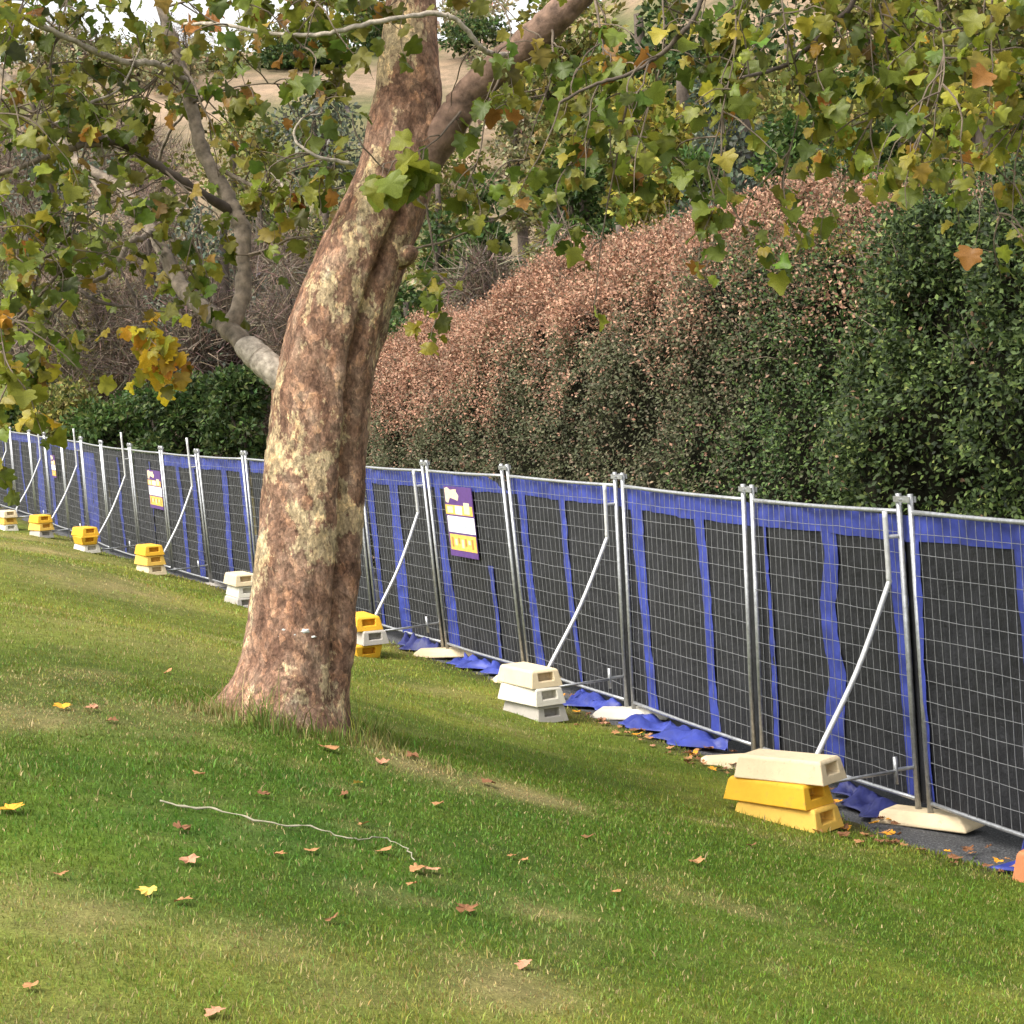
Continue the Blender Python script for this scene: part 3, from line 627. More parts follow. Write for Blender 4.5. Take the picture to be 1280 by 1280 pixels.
def shoots(P, rate, lmin, lmax, lv, tint, droop, start=.1, lsz=(.06, .125), depth=0):
    seg = np.linalg.norm(np.diff(P, axis=0), axis=1); L = seg.sum(); cs = np.concatenate([[0], np.cumsum(seg)]); nn = max(1, int(L*rate))
    for s in list(tg.uniform(start*L, L, nn))+[L]:
        p = np.array([np.interp(s, cs, P[:, a]) for a in range(3)]); j = min(np.searchsorted(cs, s), len(P)-1); tdir = unit(P[j]-P[max(j-2, 0)])
        d = unit(rndu(1, tg)[0]+.6*tdir+np.array([0, 0, .15])); ln = tg.uniform(lmin, lmax); q = [p]; st = 5
        for a in range(st):
            d = unit(d+np.array([0, 0, -droop*.28])+.22*tg.normal(size=3)); q.append(q[-1]+d*ln/st)
        q = spline(q, 2); TWIGS.tube(q, np.linspace(.0055, .0022, len(q)), 5, False)
        nl = max(2, int(tg.poisson(lv)*ln/.5))
        for b in range(nl):
            tt = tg.uniform(.25, 1)*(len(q)-1) if b else len(q)-1.001; a = int(tt); bp = lerp(q[a], q[min(a+1, len(q)-1)], tt-a); dd = unit(q[min(a+1, len(q)-1)]-q[a])
            ld = unit(.5*dd+.9*rndu(1, tg)[0]+np.array([0, 0, -.35])); pl = tg.uniform(.03, .07)
            TWIGS.tube([bp, bp+ld*pl*.6+np.array([0, 0, .005]), bp+ld*pl], .0013, 3, False)
            LP.append(bp+ld*pl); LD.append(unit(ld+np.array([0, 0, -.35]))); LS.append(tg.uniform(*lsz)); LT.append(tint)
D = TD
# limbs and larger branches (photo x, y, metres from the camera)
limb([(395, 505, D), (350, 470, D+.02), (328, 451, D+.10), (308, 432, D+.2)], .098, .084, 'pale_bark', 'limb', n=16, rough=.15, sides=False)
limb([(395, 505, D), (350, 470, D+.02), (320, 444, D+.15), (287, 413, D+.35), (262, 392, D+.5), (232, 365, D+.8), (205, 315, D+1.0), (188, 285, D+1.2), (150, 235, D+1.5), (95, 200, D+1.7), (30, 120, D+2), (-30, 60, D+2.2)], .074, .02, 'twig_bark', 'limb', n=14, rate=2.2, lv=4, start=.6)
limb([(287, 413, D+.35), (303, 365, D+.5), (302, 290, D+.6), (285, 245, D+.65), (258, 200, D+.7), (238, 130, D+.8), (222, 70, D+.85), (203, 10, D+.9), (190, -70, D+1), (150, -200, D+1.1)], .056, .034, 'twig_bark', 'limb', n=12, rate=2.2, lv=4, start=.5)
limb([(470, 290, D), (520, 215, D), (562, 155, D-.05), (595, 110, D-.1), (640, 70, D-.2), (690, 26, D-.3), (740, -20, D-.4), (820, -80, D-.6), (950, -130, D-.8), (1150, -170, D-1.2), (1330, -150, D-1.0)], .132, .03, 'limb_bark', 'limb', n=16, rough=.2, rate=1.5, lv=4, start=.35)
limb([(292, 265, D+.63), (240, 234, D+.4), (205, 212, D+.3), (150, 180, D+.2), (110, 172, D+.1), (60, 162, D), (40, 130, D)], .034, .015, 'dark_bark', rate=4, lv=4, start=.3)
limb([(140, 178, D+.2), (100, 182, D+.1), (60, 195, D), (20, 211, D-.1), (-30, 225, D-.2)], .026, .014, 'twig_bark', rate=4, lv=4)
limb([(195, 288, D+1.2), (178, 297, D+.8), (160, 306, D+.6), (140, 338, D+.4), (118, 352, D+.3), (95, 362, D+.2)], .026, .012, 'twig_bark', rate=3, lv=3)
limb([(100, 362, D+.2), (118, 375, D+.1), (145, 382, D), (170, 385, D-.1), (190, 405, D-.1), (195, 440, D-.1)], .013, .005, 'dark_bark', rate=22, lv=8, tint=1, lmin=.12, lmax=.32, start=.6)
limb([(232, 100, D+.8), (195, 80, D+.5), (160, 78, D+.4), (120, 65, D+.2), (65, 38, D), (0, 10, D-.2), (-40, 0, D-.3)], .026, .014, 'pale_bark', rate=4.5, lv=5, tint=2)
limb([(645, 70, D-.2), (612, 66, D-.55), (598, 56, D-.65), (572, 26, D-.75), (545, 17, D-.8), (500, 22, D-.85), (450, 32, D-.9), (400, 43, D-.9), (340, 42, D-.8), (270, 30, D-.6), (230, 30, D-.3)], .018, .010, 'pale_bark', rate=2.2, lv=3)
limb([(905, -105, D-.7), (880, -20, D-1.2), (868, 22, D-1.3), (832, 62, D-1.3), (792, 90, D-1.3), (740, 107, D-1.3), (700, 128, D-1.3)], .022, .008, 'dark_bark', rate=5, lv=4)
limb([(1130, -165, D-1.15), (1095, -60, D-1.0), (1068, 0, D-1.0), (1040, 32, D-1.0), (1005, 65, D-1.0), (975, 84, D-1.0), (925, 98, D-1.7)], .022, .008, 'dark_bark', rate=5, lv=4.5, tint=3)
for pts, r in [([(262, 205, D+.7), (330, 238, D+.5), (385, 242, D+.4), (440, 232, D+.3)], .016), ([(303, 322, D+.6), (335, 312, D+.4), (365, 298, D+.3), (392, 296, D+.2)], .014), ([(340, 215, D+.3), (365, 250, D+.2), (378, 285, D+.2), (390, 297, D+.2)], .013),
    ([(150, 235, D+1.5), (190, 215, D+1.3), (215, 160, D+1.2), (260, 120, D+1.1)], .02), ([(60, 162, D), (110, 130, D+.2), (150, 110, D+.3), (175, 60, D+.4)], .013), ([(95, 200, D+1.7), (130, 250, D+1.4), (120, 300, D+1.3), (80, 330, D+1.2)], .018),
    ([(0, 120, D), (50, 145, D), (85, 165, D)], .014), ([(215, 60, D+.85), (240, 100, D+.6), (248, 122, D+.5), (262, 150, D+.5)], .016), ([(285, 412, D+.4), (250, 385, D+.9), (225, 350, D+1.0), (215, 300, D+1.1)], .03), ([(10, 330, D), (60, 320, D+.2), (110, 270, D+.3), (170, 240, D+.4)], .012), ([(0, 420, D-.3), (40, 380, D-.2), (80, 330, D-.1), (95, 270, D)], .012), ([(440, 205, D-.5), (395, 195, D-.6), (368, 172, D-.6), (378, 148, D-.6), (402, 142, D-.6)], .013)]:
    limb(pts, r, r*.35, 'pale_bark' if r < .0135 else 'twig_bark', rate=9, lv=2.2, lmin=.15, lmax=.5, droop=.2)
# thin branchlets that carry most of the hanging leaves
K = dict(rate=8, lv=8, droop=.7)
for pts, kw in [
    ([(150, -200, D+1.1), (90, -20, D+.3), (60, 90, D), (40, 180, D-.2), (25, 270, D-.3), (20, 360, D-.3), (25, 440, D-.3)], dict(rate=4.5)),
    ([(150, -200, D+1.1), (30, 0, D-.5), (0, 130, D-.7), (-10, 260, D-.8), (0, 400, D-.8), (10, 480, D-.8)], dict(rate=4, tint=3)),
    ([(238, 130, D+.8), (290, 110, D+.4), (350, 105, D+.2), (420, 120, D)], dict(rate=5, lmin=.2, lmax=.5)),
    ([(302, 270, D+.6), (345, 225, D+.3), (390, 205, D), (430, 190, D-.4), (455, 185, D-.5)], dict(rate=4.5, lmin=.2, lmax=.45)),
    ([(203, 10, D+.9), (280, -10, D+.4), (360, -20, D), (440, 0, D-.4)], dict(rate=7)),
    ([(222, 70, D+.85), (170, 120, D+.6), (120, 130, D+.4), (70, 110, D+.3)], dict(rate=6)),
    ([(110, 172, D+.1), (90, 240, D-.1), (60, 290, D-.2), (55, 330, D-.2)], dict(rate=4.5)),
    ([(205, 212, D+.3), (250, 260, D), (240, 300, D-.1), (230, 340, D-.1)], dict(rate=5, lmax=.4)),
    ([(95, 362, D+.2), (60, 400, D), (30, 440, D-.1), (15, 480, D-.2)], dict(rate=4, tint=3, lmax=.35)),
    ([(532, 255, D-.3), (540, 300, D-.35), (548, 350, D-.4), (545, 390, D-.4)], dict(rate=7, lmin=.1, lmax=.25, start=.55, tint=3)),
    ([(520, 310, D-.2), (560, 300, D-.2), (600, 280, D-.2), (620, 250, D-.2)], dict(rate=4, lmin=.15, lmax=.35)),
    ([(575, 140, D-.2), (545, 175, D-.6), (510, 195, D-.65), (480, 205, D-.65)], dict(rate=6, lmin=.1, lmax=.25, tint=4, lsz=(.13, .2))),
    ([(640, 70, D-.2), (610, 130, D-.5), (600, 190, D-.6), (580, 240, D-.6)], dict(rate=4, lmin=.15, lmax=.4)),
    ([(690, 26, D-.3), (690, 90, D-.6), (670, 150, D-.7), (655, 200, D-.7)], dict(rate=4, lmin=.2, lmax=.5)),
    ([(740, -20, D-.4), (755, 70, D-.8), (750, 130, D-1), (725, 190, D-1)], dict(rate=5)),
    ([(820, -80, D-.6), (830, 40, D-1), (815, 120, D-1.1), (790, 170, D-1.1)], dict(rate=5.5)),
    ([(900, -110, D-.7), (920, 30, D-1.2), (905, 130, D-1.4), (885, 210, D-1.4)], dict(rate=5.5)),
    ([(960, -130, D-.8), (980, 20, D-1.3), (1000, 120, D-1.0), (985, 200, D-1.0)], dict(rate=6, tint=3)),
    ([(1060, -150, D-1), (1100, 10, D-1.0), (1110, 100, D-1.0), (1085, 160, D-1.0)], dict(rate=7, tint=3)),
    ([(1150, -170, D-1.2), (1170, -10, D-1.0), (1180, 90, D-2), (1150, 170, D-2)], dict(rate=7, tint=3)),
    ([(1250, -160, D-1.4), (1240, 0, D-2), (1235, 110, D-1.2), (1240, 230, D-1.2), (1250, 270, D-1.2)], dict(rate=4.5, tint=3, lmax=.5)),
    ([(1330, -150, D-1.0), (1310, 0, D-1.2), (1290, 120, D-1.2), (1270, 200, D-1.3), (1265, 280, D-1.3)], dict(rate=4.5, tint=3, lmax=.5)),
    ([(1000, -140, D-.8), (1030, -20, D-.9), (1060, 60, D-1), (1120, 100, D-1)], dict(rate=6)),
    ([(500, -60, D), (450, -30, D-.7), (400, 0, D-.9), (380, 60, D-.9)], dict(rate=6)),
    ([(520, -60, D), (570, -30, D-.6), (620, 0, D-.7), (650, 30, D-.7)], dict(rate=4)),
    ([(868, 22, D-1.3), (900, 120, D-1.0), (905, 220, D-1.0), (890, 310, D-1.0)], dict(rate=1.0, lmin=.08, lmax=.2, lv=3)),
    ([(792, 90, D-1.3), (770, 200, D-1.0), (752, 300, D-1.0), (745, 370, D-1.0)], dict(rate=.7, lmin=.08, lmax=.15, lv=3))]:
    a = dict(K); a.update(kw); a['rate'] *= (1.9 if pts[-1][0] < 470 else 1.5) if a['rate'] > 3.5 else 1; limb(pts, .0085, .003, **a)
TWIGS_O = obj_from('twigs', TWIGS.v, TWIGS.f, 'thin_twig', tree); tag(TWIGS_O, kind='stuff')
LP, LD, LS, LT = map(np.array, (LP, LD, LS, LT))
rel = LP-CAM; dd_ = rel@_fw; ux = 640+F*(rel@RT)/dd_; uy = 640-F*(rel@UP)/dd_                       # thin out leaves shading the trunk itself
bare = (ux > np.interp(uy, EY, EL)-15) & (ux < np.interp(uy, EY, ER)+15) & (dd_ < TD) & (LT != 4) & (tg.random(len(LP)) > .22)
bare |= (uy > 255) & (ux > 640) & (tg.random(len(LP)) > .45) & (LT == 3)
LP, LD, LS, LT = LP[~bare], LD[~bare], LS[~bare], LT[~bare]; nL = len(LP)
upv = unit(np.array([0, 0, 1.])+.55*tg.normal(size=(nL, 3))+np.array([-.1, -.35, 0])); FR = frames(LD, upv)
LCOL = {0: ([(.135, .165, .022), (.19, .195, .028), (.075, .11, .018), (.28, .22, .035), (.33, .15, .035)], [5, 4, 3, 1.6, .9]), 1: ([(.62, .42, .03), (.55, .27, .03), (.42, .38, .04), (.2, .2, .03)], [5, 2, 3, 2]),
        2: ([(.30, .10, .03), (.14, .15, .03), (.09, .12, .02), (.42, .2, .05)], [2, 4, 3, 1]), 3: ([(.22, .23, .025), (.15, .18, .022), (.34, .28, .035), (.5, .27, .04), (.09, .13, .025)], [5, 4, 3, .7, 1.5]), 4: ([(.22, .28, .045), (.16, .24, .035)], [1, 1])}
lc = np.zeros((nL, 3))
for c, (cols, wts) in LCOL.items():
    q = np.where(LT == c)[0]
    if len(q): lc[q] = pal(len(q), cols, wts, .22, tg)
order = np.argsort(-LS/np.linalg.norm(LP-CAM, axis=1)*np.where((LP[:, 2] < 4.9), 1, .4)); one = order[:300]; rest = order[300:]
LCLS = [np.array(c)*s for c in ((.16, .20, .028), (.24, .25, .033), (.10, .145, .023), (.34, .29, .04), (.58, .37, .03), (.37, .17, .04)) for s in (.85, 1.15)]
LMESH = []
for q, c in enumerate(LCLS):
    g_ = np.random.default_rng(q); v = PL_V.copy(); v[:, 2] += .05*g_.normal(size=len(v))-.25*v[:, 1]**2*g_.random()+.25*abs(v[:, 0])*g_.random(); v[:, 0] *= g_.uniform(.85, 1.1)
    me = bpy.data.meshes.new('leaf'); me.from_pydata([tuple(x) for x in v], [], [tuple(map(int, f_)) for f_ in PL_F]); a = me.attributes.new('col', 'FLOAT_COLOR', 'POINT')
    a.data.foreach_set('color', np.tile(np.append(c, 1).astype(np.float32), len(v))); me.materials.append(MAT['leaf']); me.polygons.foreach_set('use_smooth', np.ones(len(me.polygons), bool)); LMESH.append(me)
cl = np.array(LCLS)
for q in one:
    j = int(np.argmin(((np.log(cl)-np.log(lc[q]))**2).sum(1)+tg.random(len(cl))*.3)); o = link(bpy.data.objects.new('leaf', LMESH[j])); o.parent = tree
    mm = Matrix.Identity(4)
    for a in range(3):
        for b in range(3): mm[a][b] = FR[q][a, b]*LS[q]
        mm[a][3] = LP[q][a]-TB[a]
    o.matrix_local = mm
pts_ = []
for q in range(8):
    v = PL_V.copy(); v[:, 2] += .06*tg.normal(size=len(v))+tg.normal()*.35*(v[:, 1]-.4)**2+tg.normal()*.45*v[:, 0]**2+.2*tg.normal()*v[:, 0]; v[:, 0] *= tg.uniform(.75, 1.1); r8 = rest[q::8]
    V, Fc = cloud(LP[r8], FR[r8], LS[r8], v, PL_F); pts_.append((V, Fc, np.repeat(lc[r8], len(v), 0)))
V, Fc, c8 = merge(pts_); tag(obj_from('foliage', V, Fc, 'leaf', tree, c8, True), kind='stuff')
print('plane leaves', nL)
# knot and lichen on the trunk
def on_trunk(x, y): return W(x, y, TD-.02)
m = MB()
kn = W(517, 318, TD-.10); th8 = np.linspace(0, math.pi, 7)
V, Fc = tube([kn+np.array([-.10, .05, -.02]), kn+np.array([-.04, 0, 0]), kn+np.array([.0, -.02, .015]), kn+np.array([.025, -.03, .02])], [.07, .062, .045, .018], 12); V = V+.012*(fb3(V*30)-.5)[:, None]
obj_from('knot', V, Fc, 'plane_bark', TRUNK, None, True)
m = MB()
for x, y, a, b in [(356, 787, 7, 3.2), (369, 793, 5, 2.6), (381, 789, 6, 3), (350, 795, 3, 1.6), (392, 796, 3, 1.5)]:
    rd = (443-307)/2*TD/F; u = (x-375)/68.; c = W(x, y, TD+.05-rd*math.sqrt(1-u*u)*1.0); nrm = unit(np.array([u, -math.sqrt(1-u*u), 0])); tx = unit(np.cross([0, 0, 1.], nrm)); ring = []
    for q in range(14):
        an = q*2*math.pi/14; k_ = 1+.25*math.sin(q*2.3+x); ring.append((c+(tx*math.cos(an)*a+np.array([0, 0, 1])*math.sin(an)*b)*k_*TD/F))
    V = [p+nrm*.004 for p in ring]+[c+nrm*.022]+[p-nrm*.03 for p in ring]
    m.add(V, [(q, (q+1) % 14, 14) for q in range(14)]+[(15+q, 15+(q+1) % 14, (q+1) % 14, q) for q in range(14)])
m.obj('lichen', 'lichen', TRUNK, True)

# ------------------------------------------------------------------ hedges
hg = np.random.default_rng(31)
FDIR = -FD; FN = np.array([FD[1]*-1, FD[0], 0]); FN = FN if FN[0] > 0 else -FN       # along the fence (away), and beyond the fence
O0 = JB[K0]*np.array([1, 1, 0])
def hedge(name, t0, t1, off, prof, ht, wid, n, cols, label, leaf=(.05, .085), mat='small_leaf', core='hedge_core', lump=.35, sticks=0, droopy=0):
    """a hedge running along the fence: off = metres beyond the fence to its axis"""
    base = O0+FDIR*((t0+t1)/2)+FN*off; base[2] = gz(base[0], base[1]); root = thing(name, base, label, 'hedge', 'hedge behind the fence')
    def surf(t, a, k=1.0):                      # a: 0 front foot .. pi back foot
        h = ht(t); endr = np.sqrt(np.clip(1-np.clip((abs(t-(t0+t1)/2)/((t1-t0)/2)-.8)/.2, 0, 1)**2, 0.02, 1)); c, s = np.cos(a), np.sin(a)
        x = -np.sign(c)*abs(c)**.62*wid*endr; z = np.clip(s, 0, 1)**.75*h*endr**.5
        P = O0+FDIR*t[..., None]+FN*(off+x*k)[..., None]; P[..., 2] = gz(P[..., 0], P[..., 1])+z*k
        q = (fb3(P*.9, 3)-.5)*2*lump+(fb3(P*3.2+9, 2)-.5)*lump*.9
        nr = FN*(x/wid**2*2)[..., None]; nr[..., 2] += (z/h/h*3.0); nr = unit(nr); return P+nr*q[..., None], nr, z/h
    tt, aa = np.meshgrid(np.linspace(t0, t1, 90), np.linspace(.02, math.pi-.02, 40), indexing='ij'); P, _, _ = surf(tt, aa, .86); ii = np.arange(tt.size).reshape(tt.shape)
    obj_from('dark_core', P.reshape(-1, 3), np.stack([ii[:-1, :-1], ii[1:, :-1], ii[1:, 1:], ii[:-1, 1:]], -1).reshape(-1, 4), core, root, None, True)  # solid near-black core; paints the shaded gaps between leaf clumps
    nc = n//46; tc = hg.uniform(t0, t1, nc); ac = np.where(hg.random(nc) < .8, hg.uniform(.02, 1.75, nc), hg.uniform(.02, 2.6, nc)); dc = hg.normal(0, .085, nc)-.05; kc = np.clip(hg.normal(1, .26, nc), .5, 1.7); sp = hg.uniform(.06, .17, nc)
    k = hg.integers(0, nc, n); t_ = np.clip(tc[k]+hg.normal(0, 1, n)*sp[k], t0, t1); a = np.clip(ac[k]+hg.normal(0, 1, n)*sp[k]/2.3, .02, 2.9)
    P, nr, hh = surf(t_, a); dep = dc[k]+hg.normal(0, .05, n); P = P-nr*dep[:, None]+hg.normal(0, .02, (n, 3))
    ld = unit(nr*.75+.9*rndu(n, hg)+np.array([0, 0, -.3*droopy])); c = np.clip(cols(t_, hh, P, n)*kc[k][:, None], .006, .85); sz = hg.uniform(*leaf, n)
    V, Fc = cloud(P, frames(ld, unit(nr*1.5+.7*rndu(n, hg)+np.array([0, 0, .3]))), sz, SM_V, SM_F)
    tag(obj_from('foliage', V, Fc, mat, root, np.repeat(c, 4, 0)), kind='stuff')
    if sticks:
        m = MB(); ts = hg.uniform(t0, t1, sticks); as_ = hg.uniform(.6, 1.9, sticks); P, nr, _ = surf(ts, as_)
        for p, q in zip(P, nr):
            d = unit(q+.6*rndu(1, hg)[0]+np.array([0, 0, .4])); L = hg.uniform(.10, .6)*hg.random()**.5; m.tube([p-d*.1, p+d*L*.5+.03*hg.normal(size=3), p+d*L+.06*hg.normal(size=3)], [.006, .004, .002], 4, False)
        tag(m.obj('twigs', 'twig_bark', root), kind='stuff')
    return root
PINK = np.array([(.38, .205, .135), (.32, .17, .112), (.42, .265, .175), (.29, .165, .11), (.34, .25, .16)]); OLV = np.array([(.085, .092, .046), (.105, .110, .056), (.070, .084, .038), (.13, .12, .072), (.18, .13, .088)])
def main_cols(t, hh, P, n):
    nn = fb3(P*1.1+3, 3); f = sst(.66, .90, hh+.45*(nn-.5)+.17*sst(8, 15, t)-.05*sst(6, 3, t))*.93+.05; pk = PINK[hg.choice(5, n, p=[.3, .22, .2, .16, .12])]; ol = OLV[hg.choice(5, n, p=[.32, .28, .2, .12, .08])]
    c = np.where((hg.random(n) < f)[:, None], pk, ol); gm = hg.random(n) < .85*sst(8.6, 4.6, t+1.6*(nn-.5)*2+4.0*hh-2.4)
    c = np.where(gm[:, None], np.array([(.05, .09, .024), (.03, .055, .018), (.10, .15, .04)])[hg.choice(3, n)], c); return np.clip(c*(1+.13*hg.normal(size=(n, 1))), .01, .8)
hmain = lambda t: np.interp(t, [0, 3.5, 5, 8, 10.5, 12, 14, 16.5, 19, 24.5, 27], [4.9, 4.95, 4.85, 4.75, 4.85, 4.75, 4.55, 4.25, 3.9, 3.3, 2.6])+.25*(fb2(np.asarray(t)*.8, 1.5)-.5)
hedge('hedge', 2.2, 26.5, 3.9, None, hmain, 1.7, 320000, main_cols, 'tall clipped hedge with bronzed pink top and olive green face', (.032, .061), sticks=1400)
DG = np.array([(.055, .085, .024), (.035, .058, .018), (.085, .125, .032), (.02, .034, .013), (.15, .18, .05)])
def dark_cols(t, hh, P, n):
    c = DG[hg.choice(5, n, p=[.32, .27, .2, .14, .07])]; br = hg.random(n) < .10*sst(.4, .9, fb3(P*1.5, 2)); c = np.where(br[:, None], np.array([.2, .12, .07]), c); return np.clip(c*(1+.28*hg.normal(size=(n, 1))), .006, .7)
hedge('shrub_hedge', -3.5, 5.2, 3.25, None, lambda t: np.interp(t, [-3.5, 1.5, 3, 4, 5.2], [4.6, 4.85, 4.8, 4.3, 3.4])+.3*(fb2(np.asarray(t)*1.1, 8.5)-.5), 1.5, 110000, dark_cols, 'dense dark green glossy shrub at the near end of the pink hedge', (.036, .075), lump=.85, sticks=260)

# ------------------------------------------------------------------ trees and shrubs beyond
bgr = np.random.default_rng(77)
def bush(name, pxx, top, d, wpx, cols, label, cat='tree', n=6000, leaf=.14, trunk=None, wts=None, clump=26, low=.12, tv=SM_V, tf=SM_F, mat='small_leaf', group='trees beyond the hedge', cone=0., thick=1., base_y=None):
    x0 = W(pxx, 500, d); base = np.array([x0[0], x0[1], 0]); base[2] = gz(base[0], base[1]); tp = W(pxx, top, d)[2]; H = max(tp-base[2], 1.); rw = wpx/2*d/F
    root = thing(name, base, label, cat, group); m = MB(); tr = .035*H if trunk is None else trunk; hb = H*.62
    lean = bgr.normal(0, .03*H, 2); P = [base-np.array([0, 0, .3]), base+np.array([lean[0]*.4, lean[1]*.4, hb*.5]), base+np.array([lean[0], lean[1], hb]), base+np.array([lean[0]*1.2, lean[1], H*.85])]
    V, Fc = tube(spline(P, 5), np.linspace(tr, tr*.3, 16), 9); obj_from('trunk', V, Fc, 'dark_bark', root, None, True)
    cz = lerp(low, 1, .5)*H; rz = (1-low)*H/2; C = []
    while len(C) < clump:
        q = bgr.uniform(-1, 1, 3)
        if .25 < np.linalg.norm(q) < 1: C.append(q)
    C = np.array(C); sh = 1-cone*(C[:, 2]*.5+.5); ctr = base+np.stack([C[:, 0]*rw*sh*.85, C[:, 1]*rw*sh*.85*thick, cz+C[:, 2]*rz*.86], -1)
    m = MB(); st = base+np.array([lean[0]*.6, lean[1]*.6, 0])
    for c in ctr[::2]:
        z0 = base[2]+max(.15*H, (c[2]-base[2])*.55); s0 = np.array([st[0], st[1], z0]); m.tube(spline([s0, lerp(s0, c, .5)+bgr.normal(0, .08*rw, 3), c], 3), np.linspace(tr*.35, tr*.06+.006, 7), 5, False)
    m.obj('limbs', 'dark_bark', root)
    k = bgr.integers(0, clump, n); rr = rw*(.30+.22*bgr.random(clump)); off = rndu(n, bgr)*(bgr.random((n, 1))**.45); P = ctr[k]+off*rr[k][:, None]*np.array([1, 1, .75]); P[:, 2] = np.maximum(P[:, 2], base[2]+.1)
    c = pal(n, cols, wts or [1]*len(cols), .25, bgr)*(.8+.4*bgr.random(clump))[k][:, None]
    V, Fc = cloud(P, frames(unit(off+.8*rndu(n, bgr)), unit(np.array([0, 0, .6])+rndu(n, bgr))), leaf*bgr.uniform(.6, 1.3, n), tv, tf)
    tag(obj_from('crown', V, Fc, mat, root, np.repeat(np.clip(c, .008, .8), len(tv), 0)), kind='stuff'); return root
OLIVE = [(.13, .145, .035), (.19, .19, .045), (.08, .10, .028), (.24, .20, .06)]; DARK = [(.04, .072, .02), (.06, .098, .027), (.028, .05, .016), (.09, .125, .032)]; GREY = [(.12, .14, .10), (.16, .18, .13), (.08, .10, .075)]; MID = [(.06, .105, .024), (.10, .145, .035), (.04, .075, .02)]
BROWN = [(.21, .16, .12), (.14, .11, .085), (.28, .21, .155), (.10, .08, .062)]; YEL = [(.26, .25, .045), (.35, .29, .05), (.16, .18, .04)]; PALE = [(.26, .25, .12), (.20, .21, .10), (.33, .28, .17)]
